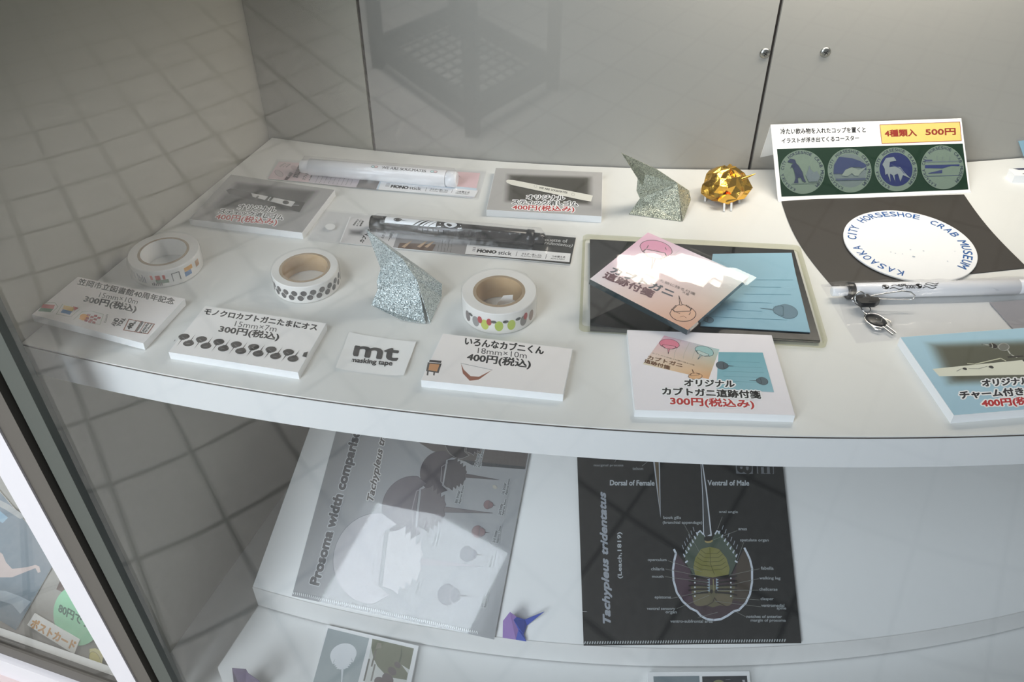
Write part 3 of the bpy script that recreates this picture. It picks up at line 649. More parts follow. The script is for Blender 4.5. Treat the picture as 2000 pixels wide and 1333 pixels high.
vs = [G(zE(*q), z) for q, z in [((1600, 400), 6), ((1720, 350), 14), ((1790, 395), 8), ((1720, 428), 4), ((1650, 405), 9)]]; s.add(vs, [[0, 1, 4], [4, 1, 3], [1, 2, 3], [0, 4, 3]], 'gold')
s.link('foil_body', t)
s = Sheet(); s.tube([G(zE(1790, 262), 20), G(zE(1850, 238), 22), G(zE(1916, 212), 24)], 1, 'gold', 6, radii=[2.2, 1.2, 0.2]); s.link('tail', t)
s = Sheet()
for q0 in ((1568, 362), (1700, 432), (1750, 428), (1806, 372)):
    a = G(zE(*q0), 6); s.tube([a+Vector((0, 3, 0)), Vector((a.x, a.y-0.6, 0.4))], 0.9, 'white_paper', 6)
s.link('paper_legs', t, label='white paper legs')

# ================================================================ packaged erasers
class Barrel:
    """a round stick lying on the shelf: surface points by (distance along, angle above the viewer side)"""
    def __init__(s, a, b):
        s.a = Vector(a); s.b = Vector(b); s.t = (s.b-s.a).normalized(); s.L = (s.b-s.a).length
        s.s = Vector((s.t.y, -s.t.x, 0)); s.u = s.s.cross(s.t)*-1; s.u = Vector((0, 0, 1))
    def p(s, d, th, r): th = math.radians(th); return s.a+s.t*d+(s.s*math.cos(th)+s.u*math.sin(th))*r
    def seg(s, sh, d0, d1, r, mat, r1=None, ch=0.6):
        r1 = r1 or r; ds = [(d0, r-ch), (d0+ch, r), (d1-ch, r1), (d1, r1-ch)]
        sh.tube([s.a+s.t*d for d, _ in ds], r, mat, 28, radii=[q for _, q in ds])
    def text(s, sh, txt, d0, d1, th0, th1, r, col):
        vs, fs = glyphs(txt); x0 = min(v[0] for v in vs); x1 = max(v[0] for v in vs); y0 = min(v[1] for v in vs); y1 = max(v[1] for v in vs)
        for k, e in enumerate((-0.12, 0, 0.12)):
            sh.add([s.p(d0+e+(d1-d0)*(v[0]-x0)/(x1-x0), th0+(th1-th0)*(v[1]-y0)/(y1-y0), r+k*0.01) for v in vs], fs, 'ink', col)
    def patch(s, sh, pts, r, col):
        """pts polygon in (d, th) split to follow the round side"""
        sh.add([s.p(d, th, r) for d, th in pts], [list(range(len(pts)))], 'ink', col)
    def band(s, sh, d0, d1, th0, th1, r, col, k=8, sk=0):
        sh.grid(lambda u, v: s.p(d0+(d1-d0)*u+sk*v, th0+(th1-th0)*v, r), 1, k, 'ink', None, False, col)
def sleeve(name, px4, br, r, parent, z=0.25):
    """thin clear bag lying on the shelf and rising over the stick"""
    P = [G(p, z) for p in px4]; s = Sheet(); rnd = random.Random(3)
    jit = [[rnd.random() for _ in range(60)] for _ in range(30)]
    def top(u, v):
        p = P[0]*(1-u)*(1-v)+P[1]*u*(1-v)+P[2]*u*v+P[3]*(1-u)*v
        d = (p-br.a).dot(br.s); al = (p-br.a).dot(br.t); h = 0
        if -3 < al < br.L+3:
            k = min(1, max(0, (al+3)/4), max(0, (br.L+3-al)/4))
            if abs(d) < 1.05*r: h = (r+math.sqrt(max((r*1.05)**2-d*d, 0))+0.9)*k
            else: h = max(0, r+0.9-(abs(d)-1.05*r)*1.1)*k
        return Vector((p.x, p.y, z+1.5+h+0.35*jit[int(v*20)][int(u*40)]))
    s.grid(top, 40, 20, 'bag'); 
    s.grid(lambda u, v: P[0]*(1-u)*(1-v)+P[1]*u*(1-v)+P[2]*u*v+P[3]*(1-u)*v, 1, 1, 'bag'); return s.link(name, parent)
def columns(pr, x0, y0, x1, y1, dx, dy, n, m, col, rows=9):
    """lines of tiny unreadable print, as fine strokes"""
    rnd = random.Random(int(x0))
    for i in range(n):
        for j in range(rows):
            if rnd.random() < 0.12: continue
            X = x0+(x1-x0)*i/n+dx*j/rows; Y = y0+(y1-y0)*i/n+dy*j/rows
            pr.line([(X, Y), (X+dx/rows*0.6+m*(rnd.random()-0.3), Y+dy/rows*0.6)], 0.32, col)
zW = zoom(340, 280, 0.32)
a = G(zW(776, 140), 8); b = G(zW(1728, 222), 8); org = (((a+b)/2).x, ((a+b)/2).y, 0)
t = thing('eraser_pack', 'white stick eraser with soulmates lettering in a clear pack, by the back wall', 'eraser pack', org, 'stick eraser packs')
s = Sheet(); P4 = [G(zW(*q), 1.0) for q in [(640, 112), (1868, 182), (1832, 332), (572, 216)]]; s.slab(P4[::-1], 0.6, 'white_paper')
pr = Printer(s, flat(1.0), zW); pr.grad([(640, 112), (1868, 182), (1832, 332), (572, 216)], [(226, 206, 208), (232, 198, 200), (228, 196, 200), (218, 196, 200)])
pr.ell((640, 184), (664, 188), (632, 164), (206, 190, 192), 20, (150, 130, 136), 0.4); pr.ell((735, 152), (758, 156), (730, 136), (200, 178, 182), 20)
pr.text('笠岡市立', (648, 146), (684, 124), (640, 140), K); pr.text('カブトガニ', (668, 148), (702, 126), (660, 144), K); pr.text('博物館', (686, 150), (714, 128), (679, 146), K)
pr.text('WE ARE', (690, 228), (726, 184), (672, 222), (110, 90, 98), 0.5); pr.text('SOULMATES', (752, 212), (788, 140), (726, 205), (110, 90, 98), 0.5)
pr.text('カブトガニ', (798, 226), (830, 176), (778, 220), K, 0.12); pr.text('夫婦', (842, 236), (858, 200), (820, 232), K, 0.2)
pr.poly([(856, 176), (1150, 196), (1112, 272), (820, 240)], (214, 206, 212)); columns(pr, 862, 240, 1100, 262, 26, -52, 9, 5, (98, 92, 96))
pr.poly([(1140, 212), (1260, 224), (1232, 284), (1112, 272)], (132, 128, 128)); pr.poly([(1262, 222), (1850, 278), (1832, 332), (1234, 284)], (206, 222, 234))
pr.poly([(1262, 238), (1856, 292), (1834, 330), (1246, 286)], (240, 241, 242))
for k in range(3): pr.line([(1296-3*k, 250+7*k), (1318-3*k, 252+7*k)], 0.6, K)
pr.text('MONO', (1322, 273), (1425, 283), (1330, 257), K, 0.35); pr.text('stick', (1436, 284), (1506, 290), (1440, 266), (70, 70, 72), 0.1)
pr.line([(1534, 296), (1542, 274)], 0.3, K); pr.text('ホルダー消しゴム', (1562, 288), (1672, 298), (1566, 278), K, 0.05); pr.text('PLASTIC ERASER', (1558, 296), (1668, 306), (1560, 290), K)
pr.line([(1692, 306), (1702, 286)], 0.3, K); pr.text('つめ替え式', (1722, 302), (1802, 309), (1726, 292), K, 0.05); pr.text('REFILLABLE', (1718, 310), (1796, 317), (1720, 304), K)
s.link('backing_card', t)
B = Barrel(a, b); L = B.L; s = Sheet()
B.seg(s, L*0.055, L*0.93, 7.2, 'white_plastic'); fx = lambda X: L*(X-776)/(1728-776)
B.text(s, 'WE ARE SOULMATES', fx(1282), fx(1548), 62, 84, 7.24, (70, 68, 68))
for X in (1238, 1594):
    for dd, col in ((-9, (196, 222, 220)), (10, (236, 206, 204))):
        B.patch(s, [(fx(X+dd)+1.7*math.cos(q), 74+11*math.sin(q)) for q in [2*math.pi*i/14 for i in range(14)]], 7.25, (70, 68, 68)); B.patch(s, [(fx(X+dd)+1.4*math.cos(q), 74+8.5*math.sin(q)) for q in [2*math.pi*i/14 for i in range(14)]], 7.27, col)
st_ = s.link('eraser_barrel', t)
s = Sheet(); B.seg(s, 0, L*0.06, 5.9, 'white_plastic'); s.link('push_end', t)
s = Sheet(); B.seg(s, L*0.932, L, 6.9, 'white_plastic', ch=1.2); s.link('cap', t)
sleeve('clear_sleeve', [zW(*q) for q in [(628, 106), (1908, 172), (1858, 346), (562, 222)]], B, 7.2, t)

a = G(zC(283, 122), 7.5); b = G(zC(1413, 226), 7.5); org = (((a+b)/2).x, ((a+b)/2).y, 0)
t = thing('eraser_pack', 'black stick eraser in a clear pack behind the bluish silver origami crab', 'eraser pack', org, 'stick eraser packs')
q4 = [(152, 86), (1616, 216), (1580, 388), (75, 246)]
s = Sheet(); P4 = [G(zC(*q), 1.0) for q in q4]; s.slab(P4[::-1], 0.6, 'white_paper')
pr = Printer(s, flat(1.0), zC); pr.grad(q4, [(214, 212, 212), (44, 46, 44), (40, 42, 40), (214, 212, 212)], 12, 2)
pr.poly([(152, 86), (480, 115), (425, 280), (75, 246)], (220, 218, 217)); pr.poly([(480, 115), (960, 158), (900, 326), (425, 280)], (150, 148, 148))
pr.poly([(960, 158), (1616, 216), (1580, 388), (900, 326)], (48, 50, 48))
pr.soft([(128, 150), (250, 158), (240, 215), (122, 205)], (120, 118, 118), (220, 218, 217), 0.35, 10)
pr.text('笠岡市立', (172, 138), (204, 98), (162, 134), K, 0.1); pr.text('カブトガニ', (194, 142), (222, 100), (184, 138), K, 0.1); pr.text('博物館', (216, 144), (236, 108), (205, 140), K, 0.1)
pr.text('カブトガニ', (228, 250), (300, 150), (204, 240), K, 0.25); pr.text('とカブト', (362, 222), (384, 176), (346, 214), K, 0.15); pr.text('一緒', (404, 240), (424, 195), (388, 232), K, 0.2)
columns(pr, 490, 206, 720, 228, 14, -20, 10, 2, (60, 58, 58), 4); columns(pr, 716, 304, 820, 314, 14, -80, 5, 3, (60, 58, 58), 9)
pr.poly([(455, 286), (470, 252), (705, 262), (680, 305)], (104, 84, 72))
for X in (482, 582, 630): pr.poly([(X, 276), (X+24, 260), (X+70, 236), (X+36, 270), (X+18, 284)], (196, 168, 140))
pr.poly([(908, 262), (1582, 322), (1574, 378), (894, 324)], (241, 241, 240))
for k in range(3): pr.line([(948-3*k, 284+10*k), (964-3*k, 286+10*k)], 0.7, K)
pr.text('Tombow', (972, 291), (1026, 296), (974, 285), K); pr.text('MONO', (972, 313), (1094, 322), (978, 295), K, 0.4); pr.text('stick', (1110, 327), (1195, 335), (1114, 303), (70, 70, 72), 0.12)
pr.line([(1226, 338), (1234, 310)], 0.35, K); pr.text('ホルダー消しゴム', (1262, 330), (1392, 341), (1266, 316), K, 0.05); pr.text('PLASTIC ERASER', (1258, 342), (1390, 352), (1260, 333), K)
pr.line([(1418, 356), (1426, 326)], 0.35, K); pr.text('つめ替え式', (1458, 346), (1546, 352), (1460, 333), K, 0.05); pr.text('REFILLABLE', (1452, 358), (1542, 364), (1454, 350), K)
pr.text('ouette of', (1414, 241), (1560, 252), (1417, 220), (180, 182, 180), 0.1); pr.text('ridentatus)', (1408, 266), (1592, 286), (1414, 242), (180, 182, 180), 0.1, shear=0.3)
s.link('backing_card', t)
B = Barrel(a, b); L = B.L; fx = lambda X: L*(X-283)/(1413-283); s = Sheet(); B.seg(s, fx(372), fx(1338), 6.3, 'smoke')
B.band(s, fx(385), fx(880), 48, 112, 6.36, (236, 240, 244))
B.patch(s, [(fx(465)+3.2*math.cos(q), 84+20*math.sin(q)) for q in [2*math.pi*i/16 for i in range(16)]], 6.5, K); B.patch(s, [(fx(490), 78), (fx(535), 80), (fx(490), 84)], 6.5, K)
for X, w_ in ((570, 12), (600, 16), (632, 8), (668, 6)): B.band(s, fx(X), fx(X+w_), 49, 111, 6.42, K, 8, fx(343)*1.0)
B.band(s, fx(720), fx(882), 49, 111, 6.40, (30, 28, 30))
B.patch(s, [(fx(812)+5.2*math.cos(q), 80+26*math.sin(q)) for q in [2*math.pi*i/20 for i in range(20)]], 6.72, (236, 240, 244))
for X in (740, 872): B.patch(s, [(fx(X)-1.5, 52), (fx(X)+2, 52), (fx(X)+0.6, 86)], 6.6, (236, 240, 244))
for k in range(14): B.band(s, fx(600+34*k), fx(606+34*k), 8, 34, 6.36, (52, 48, 50), 3)
s.link('eraser_barrel', t)
s = Sheet(); B.seg(s, 0, fx(386), 6.6, 'black_plastic'); s.link('push_cap', t)
s = Sheet(); B.seg(s, fx(1296), fx(1345), 6.7, 'black_plastic'); B.seg(s, fx(1340), L, 4.6, 'black_plastic', ch=1.0); s.link('eraser_tip', t)
sleeve('clear_sleeve', [(634, 412), zC(1618, 212), zC(1576, 412), (600, 470)], B, 6.6, t)
s = Sheet(); pr = Printer(s, flat(2.4)); pr.ell((645, 443), (655, 443), (645, 437), (226, 226, 224), 20); pr.line([(684, 424), (664, 474)], 0.8, (232, 232, 232)); s.link('hang_hole', t, label='round hang hole and weld of the clear sleeve header')

# ================================================================ tray, blue notes, sticky note pack
zD = zoom(1120, 440, 0.3)
def rounded(P, r, n=5):
    out = []; k = len(P)
    for i in range(k):
        p, a, b = P[i], P[i-1], P[(i+1) % k]; da = (a-p).normalized()*r; db = (b-p).normalized()*r
        for j in range(n+1):
            u = j/n; out.append((p+da)*(1-u)**2+p*2*u*(1-u)+(p+db)*u*u)
    return out
o4 = [G(zD(*q), 4.5) for q in [(62, 58), (1474, 130), (1662, 772), (36, 662)]]; i4 = [G(zD(*q), 4.0) for q in [(97, 82), (1445, 152), (1622, 752), (98, 672)]]
oc = sum(o4, Vector())/4
t = thing('display_tray', 'shallow clear plastic tray with a glossy black sheet under the sticky notes', 'tray', (oc.x, oc.y, 0))
ro = rounded(o4, 5); ri = rounded([oc+(p-oc)*0.975 for p in o4], 3); s = Sheet(); k = len(ro); dz = Vector((0, 0, -4.2))
for i in range(k):
    j = (i+1) % k
    for q in ([ro[i], ro[j], ri[j], ri[i]], [ro[i]+dz, ro[j]+dz, ro[j], ro[i]], [ri[i]+dz, ri[j]+dz, ri[j], ri[i]], [ro[i]+dz, ro[j]+dz, ri[j]+dz, ri[i]+dz]): s.add(q, [[0, 1, 2, 3]], 'acrylic')
s.link('clear_rim', t)
s = Sheet(); s.slab([Vector((p.x, p.y, 3.2)) for p in [oc+(p-oc)*0.985 for p in i4]][::-1], 2.4, 'mirror', col=(16, 16, 17)); s.link('black_sheet', t)
P4 = [G(zD(*q), 4.2) for q in [(900, 230), (1416, 195), (1542, 697), (826, 655)]]
s = Sheet()
def bl_(u, v, z=0):
    p = P4[0]*(1-u)*(1-v)+P4[1]*u*(1-v)+P4[2]*u*v+P4[3]*(1-u)*v; e = max(0, 0.36-v)/0.36; p = p.copy(); p.z = 4.2+6.0*e*e*(0.35+0.65*(1-u))+z; p.y -= 0; return p
s.grid(lambda u, v: bl_(u, v), 14, 18, 'blue_note'); s.grid(lambda u, v: bl_(u, v, -0.5), 14, 18, 'blue_note')
pr = Printer(s, flat(4.25), zD)
for y0, x0, y1, x1 in ((357, 1190, 357, 1428), (402, 1150, 405, 1350), (450, 1110, 453, 1415), (500, 1030, 508, 1290), (548, 1000, 562, 1225), (598, 900, 618, 1390)): pr.line([(x0, y0), (x1, y1)], 0.3, (70, 130, 150))
pr.crab((1382, 562), (1460, 572), (112, 138, 152), None, None, (74, 96, 106), 0.25, 1.0, -2.15, 0.5, 0.75); pr.crab((880, 618), (912, 622), (112, 138, 152), None, None, (74, 96, 106), 0.25, 1.0, -1.8, 0.5, 0.75)
o = s.link('sticky_notes'); tag(o, 'light blue sticky note pad with a grey crab print on the black tray', 'sticky notes')
# wrapped sticky note card
dl = math.radians(15.5); dr = math.radians(2)
n_ = Vector((math.sin(dr), -math.sin(dl), 1)); pl = Plane(G(zD(740, 682), 12.5), n_)
t = thing('sticky_note_pack', 'cellophane wrapped sticky note pack with a pink crab, tilted on the black tray', 'sticky note pack', tuple(pl.at(zD(640, 380))-Vector((0, 0, 8))))
q4 = [(485, 48), (1140, 336), (745, 684), (106, 352)]
s = Sheet(); P4 = [pl.at(zD(*q)) for q in q4]; s.slab(P4[::-1], 5.5, 'gloss', pl.n, col=(34, 54, 60)); pr = Printer(s, pl, zD, 'film')
pr.grad(q4, [(226, 172, 196), (206, 222, 222), (222, 166, 136), (240, 232, 234)], 10, 10)
for k in range(5): pr.line([(700+80*k, 155+36*k), (640+74*k, 205+34*k), (600+72*k, 290+30*k)], 0.3, (196, 186, 182))
for k in range(2): pr.line([(440+60*k, 175+8*k), (380+110*k, 260)], 0.25, (196, 176, 184))
pr.crab((537, 158), (549, 103), (216, 140, 172), (228, 190, 204), (232, 206, 212), (70, 34, 52), 0.5, 1.4, -2.3, 0.6, 0.75)
pr.line([(478, 150), (488, 132)], 0.6, (70, 34, 52)); pr.line([(598, 146), (604, 160)], 0.6, (70, 34, 52)); pr.line([(505, 168), (535, 162), (558, 172)], 0.3, (120, 60, 84))
pr.crab((712, 575), (724, 628), (226, 180, 152), (226, 184, 160), (226, 188, 166), (82, 54, 44), 0.5, 1.3, -2.2, 0.6, 0.75); pr.line([(672, 570), (692, 576)], 0.5, (82, 54, 44)); pr.line([(762, 570), (752, 586)], 0.5, (82, 54, 44)); pr.line([(695, 600), (716, 593), (735, 606)], 0.3, (110, 70, 56))
pr.text('カブトガニが這った跡に残る付箋', (298, 262), (790, 460), (306, 246), (80, 66, 62)); pr.text('カブトガニ', (238, 306), (640, 470), (266, 268), (58, 66, 78), 0.35); pr.text('這跡付箋', (188, 342), (505, 474), (218, 302), (96, 52, 66), 0.35); pr.text('大盛', (706, 440), (748, 462), (714, 428), (70, 60, 60))
s.link('note_card', t)
s = Sheet(); W4 = [pl.at(zD(*q))+pl.n*0.8 for q in [(508, 32), (1192, 346), (762, 698), (52, 356)]]
rnd = random.Random(9); jt = [[rnd.random() for _ in range(13)] for _ in range(13)]
s.grid(lambda u, v: W4[0]*(1-u)*(1-v)+W4[1]*u*(1-v)+W4[2]*u*v+W4[3]*(1-u)*v+pl.n*(0.35*jt[int(v*12)][int(u*12)]*(1 if 0 < u < 1 and 0 < v < 1 else 0.3)), 12, 12, 'cover'); s.link('cellophane', t)

# ================================================================ coaster sign, black paper, coaster
z5 = zoom(1500, 220, 0.2551)
BL, BR = G(z5(75, 668), 1.0), G(z5(1548, 596), 1.0); e = (BR-BL).normalized(); per = Vector((-e.y, e.x, 0)); ti = math.radians(47)
n_ = e.cross(per*math.cos(ti)+Vector((0, 0, 1))*math.sin(ti)); pl = Plane(BL, n_ if n_.z > 0 else -n_)
TL, TR = pl.at(z5(20, 92)), pl.at(z5(1480, 44))
t = thing('coaster_sign', 'folded white paper sign with four dark coaster pictures and a yellow price box', 'sign', tuple(G(z5(800, 560), 0.0)))
s = Sheet(); s.slab([BL, BR, TR, TL], 0.5, 'white_paper', pl.n)
bk1 = Vector((TL.x, TL.y+14, 0.2)); bk2 = Vector((TR.x, TR.y+14, 0.2)); nb = (TR-TL).cross(bk1-TL).normalized(); s.slab([TL, TR, bk2, bk1], 0.5, 'white_paper', nb if nb.y > 0 else -nb)
lp = Vector((0, -2.5, -0.6)); s.slab([BL+lp, BR+lp, BR, BL], 0.4, 'white_paper'); s.link('paper_body', t)
s = Sheet(); pr = Printer(s, pl, z5)
pr.text('冷たい飲み物を入れたコップを置くと', (97, 166), (748, 152), (95, 124), K, 0.14); pr.text('イラストが浮き出てくるコースター', (105, 236), (697, 213), (103, 198), K, 0.14)
for tx, x, y in (('つめ', 112, 118), ('の', 232, 115), ('もの', 310, 112), ('い', 393, 110), ('お', 657, 106), ('う', 302, 185), ('で', 382, 182)):
    pr.text(tx, (x-5*len(tx), y+4), (x+5*len(tx), y+3), (x-5*len(tx), y-6), (90, 88, 86))
pr.poly([(855, 94), (1468, 72), (1481, 216), (872, 238)], (212, 194, 112)); pr.line([(855, 94), (1468, 72), (1481, 216), (872, 238)], 0.5, (150, 60, 50), True)
pr.text('4種類入', (897, 186), (1138, 180), (893, 134), (140, 44, 34), 0.3); pr.text('500円', (1208, 176), (1436, 170), (1205, 126), (140, 44, 34), 0.3)
pr.poly([(68, 279), (1490, 238), (1534, 590), (103, 645)], (14, 44, 28))
ba = (pl.at(z5(800, 455))-pl.at(z5(700, 459))).normalized(); bb = pl.n.cross(ba)
BLU = (44, 54, 96)
for i, (X, Y, rx) in enumerate(((262, 455, 172), (624, 445, 168), (978, 436, 164), (1333, 421, 164))):
    C = pl.at(z5(X, Y)); R = (pl.at(z5(X+rx, Y-rx*0.03))-C).length; Ry = (pl.at(z5(X, Y-168))-C).length; ay = bb*(Ry/R)
    ring = lambda r, n=48: [C+ba*r*math.cos(2*math.pi*k/n)+ay*r*math.sin(2*math.pi*k/n) for k in range(n)]
    pr.poly3(ring(R), (104, 120, 108))
    if i in (1, 2): pr.poly3(ring(R*0.77), (96, 108, 108) if i == 1 else (34, 44, 86))
    for wd, a0, a1 in (('KASAOKA', 208, 263), ('CITY', 282, 303), ('HORSESHOE', 322, 388), ('CRAB', 407, 435), ('MUSEUM', 452, 496)):
        pr.arctext(C, wd, R*0.885, a0, a1, R*0.135, (40, 48, 66), 0.06, ba, ay)
if True:
    # pictures inside the rings: dinosaur statue, long-necked statue, skeleton, shore
    D1 = (48, 56, 78); pr.poly([(150, 372), (168, 355), (205, 362), (214, 392), (232, 408), (262, 458), (272, 500), (290, 536), (262, 526), (248, 498), (226, 500), (230, 540), (196, 540), (208, 506), (204, 470), (196, 440), (182, 412), (168, 434), (178, 402), (192, 390), (150, 380)], D1)
    pr.poly([(286, 480), (306, 440), (312, 405), (324, 438), (350, 460), (372, 448), (396, 490), (376, 530), (310, 532)], (96, 108, 112)); pr.line([(180, 545), (400, 540)], 0.5, (92, 104, 104))
    pr.poly([(500, 470), (505, 400), (540, 340), (640, 352), (700, 372), (748, 400), (752, 440), (700, 420), (620, 420), (580, 470)], (52, 62, 92)); pr.poly([(560, 484), (590, 440), (640, 420), (690, 440), (750, 418), (700, 470), (690, 486), (660, 486), (640, 466), (606, 490)], (116, 128, 120)); pr.line([(520, 515), (740, 510)], 1.6, (70, 80, 96))
    W_ = (118, 128, 130)
    pr.poly([(872, 400), (900, 350), (960, 342), (980, 370), (930, 380), (925, 420), (960, 415), (1010, 420), (1040, 460), (1090, 508), (1030, 480), (1010, 530), (990, 470), (965, 480), (970, 530), (950, 480), (930, 470), (935, 535), (912, 470), (895, 480), (890, 430)], W_); pr.line([(940, 400), (1010, 430), (1040, 470)], 0.6, (60, 70, 104))
    pr.poly([(1198, 405), (1350, 402), (1462, 398), (1462, 412), (1400, 410), (1330, 430), (1198, 428)], BLU); pr.poly([(1226, 465), (1330, 440), (1330, 466), (1222, 470)], (52, 60, 96)); pr.line([(1198, 370), (1250, 370)], 1.6, (64, 72, 96)); pr.line([(1216, 490), (1455, 482)], 0.5, (70, 80, 100)); pr.line([(1210, 380), (1452, 374)], 0.8, (96, 108, 112))
    for X in (1290, 1333, 1388): pr.line([(X, 380), (X, 338)], 0.35, (96, 106, 110))
s.link('printed_sheet', t)
# black paper
s = Sheet(); P4 = [G(z5(100, 672), 0.5), G(z5(1500, 628), 0.5), G(z5(1985, 1190), 0.5), G(z5(505, 1345), 0.5)]
def bp(u, v, z=0):
    a, b = P4[0]*(1-v)+P4[3]*v, P4[1]*(1-v)+P4[2]*v; k = math.sin(math.pi*v)
    p = a*(1-u)+b*u; p = p+Vector((-6*k*(1-u)-3*k*u, 0, 0)); p.z = 0.55+z+5.0*max(0, 0.22-v)/0.22*0.0+0.35*math.sin(9*u+5*v)*(v < 1)*0.5; p.z = max(p.z, 0.4+z); return p
s.grid(bp, 24, 20, 'black_paper'); s.grid(lambda u, v: bp(u, v, -0.3), 24, 20, 'black_paper'); o = s.link('black_paper'); tag(o, 'sheet of black paper under the round white coaster, in front of the paper sign', 'paper')
# coaster
c = Vector((307.1, 568.4, 2.6)); t = thing('coaster', 'round white coaster with blue museum lettering around its rim on black paper', 'coaster', (c.x, c.y, 1.2))
s = Sheet(); RC = 49.0
s.lathe((c.x, c.y, 0), [(0.01, 1.2), (RC-0.3, 1.2), (RC, 1.5), (RC, 2.4), (RC-0.3, 2.6), (0.01, 2.6)], 'foam', 96)
pr = Printer(s, flat(2.6)); BL_ = (42, 92, 156)
for wd, a0, a1, rr in (('KASAOKA', 208, 263.5, 42), ('CITY', 283, 304, 42.5), ('HORSESHOE', 322, 386, 43.0), ('CRAB', 405, 432, 42), ('MUSEUM', 448, 494, 42)):
    pr.arctext(c, wd, rr, a0, a1, 6.6, BL_, 0.12)
for X, Y, r in ((1115, 1105, 1.2), (1190, 1062, 0.7), (1090, 1052, 0.6), (940, 1070, 0.5), (975, 1080, 0.5), (1030, 1085, 0.4), (1430, 1065, 0.4), (1375, 1140, 0.5)):
    q = G(z5(X, Y), 2.6); pr.disc(q, r, (176, 184, 196), 9)
s.link('coaster_disc', t)

# ================================================================ charm pen
z6 = zoom(1580, 520, 0.24)
a = G(z6(185, 206), 6.5); b = G(z6(1990, 160), 6.5)
t = thing('charm_pen', 'white ballpoint pen with a black crab charm in a clear bag, right of the tray', 'pen', tuple(G(z6(900, 260), 0.0)))
B = Barrel(a, b); L = B.L; fx = lambda X: L*(X-185)/(1990-185)
s = Sheet(); B.seg(s, fx(352), fx(1700), 5.6, 'white_plastic'); B.seg(s, fx(1690), L, 5.4, 'white_plastic', 3.4)
for X in (595, 862):
    B.patch(s, [(fx(X)+2.5*math.cos(q), 62+20*math.sin(q)) for q in [2*math.pi*i/16 for i in range(16)]], 5.68, K)
for d0, sk, th in ((625, 0, 44), (640, 0, 66), (890, 0, 44), (905, 0, 62), (920, 0, 78)): 
    for k in range(10): B.band(s, fx(d0+11*k), fx(d0+12+11*k), th+7*math.sin(k*0.7), th+6+7*math.sin(k*0.7), 5.65, K, 1)
B.text(s, 'noco', fx(832), fx(756), 72, 44, 5.66, K); B.text(s, 'noco', fx(760), fx(700), 84, 66, 5.66, K); s.link('barrel', t)
s = Sheet(); B.seg(s, fx(305), fx(362), 6.3, 'black_plastic'); s.link('collar', t, label='black collar')
s = Sheet(); B.seg(s, 0, fx(312), 3.6, 'white_plastic'); s.link('push_button', t)
s = Sheet(); p0 = B.p(fx(362), 20, 5.6); p1 = B.p(fx(560), -10, 9.5)
q = [G(z6(*w_), 9.5) for w_ in [(375, 238), (480, 226), (505, 250), (560, 252), (580, 276), (545, 298), (430, 300), (385, 268)]]; s.slab(q[::-1], 4.0, 'black_plastic'); s.link('clip_base', t, label='black clip base')
s = Sheet(); s.tube([G(z6(*w_), z) for w_, z in [((505, 245), 12), ((620, 222), 14), ((760, 203), 14.5), ((830, 212), 14), ((862, 240), 12), ((845, 270), 9), ((818, 272), 8)]], 0.55, 'chrome', 8)
s.tube([G(z6(*w_), z) for w_, z in [((560, 268), 8), ((700, 272), 8.2), ((818, 272), 8)]], 0.4, 'chrome', 8); s.link('wire_clip', t, label='chrome wire clip')
def ring_at(sh, c, r, w_, n, mat='chrome'):
    n = n.normalized(); u = n.cross(Vector((1, 0.3, 0))).normalized(); v = n.cross(u); sh.tube([c+(u*math.cos(2*math.pi*k/24)+v*math.sin(2*math.pi*k/24))*r for k in range(25)], w_, mat, 8, False)
ch = Sheet(); ring_at(ch, G(z6(420, 262), 9), 4.6, 0.5, Vector((0.3, -0.7, 0.6))); ring_at(ch, G(z6(372, 275), 7), 2.0, 0.5, Vector((0.2, -0.3, 1)))
for k in range(4): ring_at(ch, G(z6(392+12*k, 280+14*k), 6-k*0.6), 1.3, 0.45, Vector((1 if k % 2 else 0, -0.5, 0.6 if k % 2 else 1)))
ring_at(ch, G(z6(462, 346), 3.4), 3.4, 0.5, Vector((0.1, -0.2, 1))); ch.link('chain', t, label='chrome chain links')
C = G(z6(545, 445), 2.6); H = (G(z6(478, 400), 2.6)-C); Hn = H.normalized(); Xn = Hn.cross(Vector((0, 0, 1)))
s = Sheet(); R = 6.4; n = 28
for k in range(5):
    r0, z0 = R*math.cos(k*0.3), 1.6*math.sin(k*0.3)*1.2; r1, z1 = R*math.cos((k+1)*0.3), 1.6*math.sin((k+1)*0.3)*1.2
    s.add([C+Hn*r*1.22*math.cos(2*math.pi*j/n)+Xn*r*math.sin(2*math.pi*j/n)+Vector((0, 0, z)) for r, z in ((r0, z0), (r1, z1)) for j in range(n)], [[j, (j+1) % n, n+(j+1) % n, n+j] for j in range(n)], 'black_plastic', smooth=True)
pr = Printer(s, flat(4.6), z6); cc = s.link('charm', t, label='black oval charm with a chrome rim')
s = Sheet(); s.tube([C+Hn*(R*1.22+0.3)*math.cos(2*math.pi*j/32)+Xn*(R+0.3)*math.sin(2*math.pi*j/32) for j in range(33)], 0.7, 'chrome', 8, False)
for dx in (-1.6, 1.6):
    p = C-Hn*R*1.1+Xn*dx; s.tube([p, p-Hn*9.0+Vector((0, 0, -0.8))], 0.8, 'chrome', 8)
p = C+Hn*R*1.2; s.tube([p, p+Hn*2.4], 0.9, 'chrome', 8)
for sg in (-1, 1): s.tube([C+Hn*2+Xn*sg*R, C-Hn*6+Xn*sg*(R+1.4), C-Hn*9+Xn*sg*(R-1.2)], 0.6, 'chrome', 8)
s.tube([C-Hn*2-Xn*3+Vector((0, 0, 1.9)), C-Hn*4+Vector((0, 0, 1.9)), C-Hn*2+Xn*3+Vector((0, 0, 1.9))], 0.25, 'chrome', 6); s.link('charm_rim', cc)
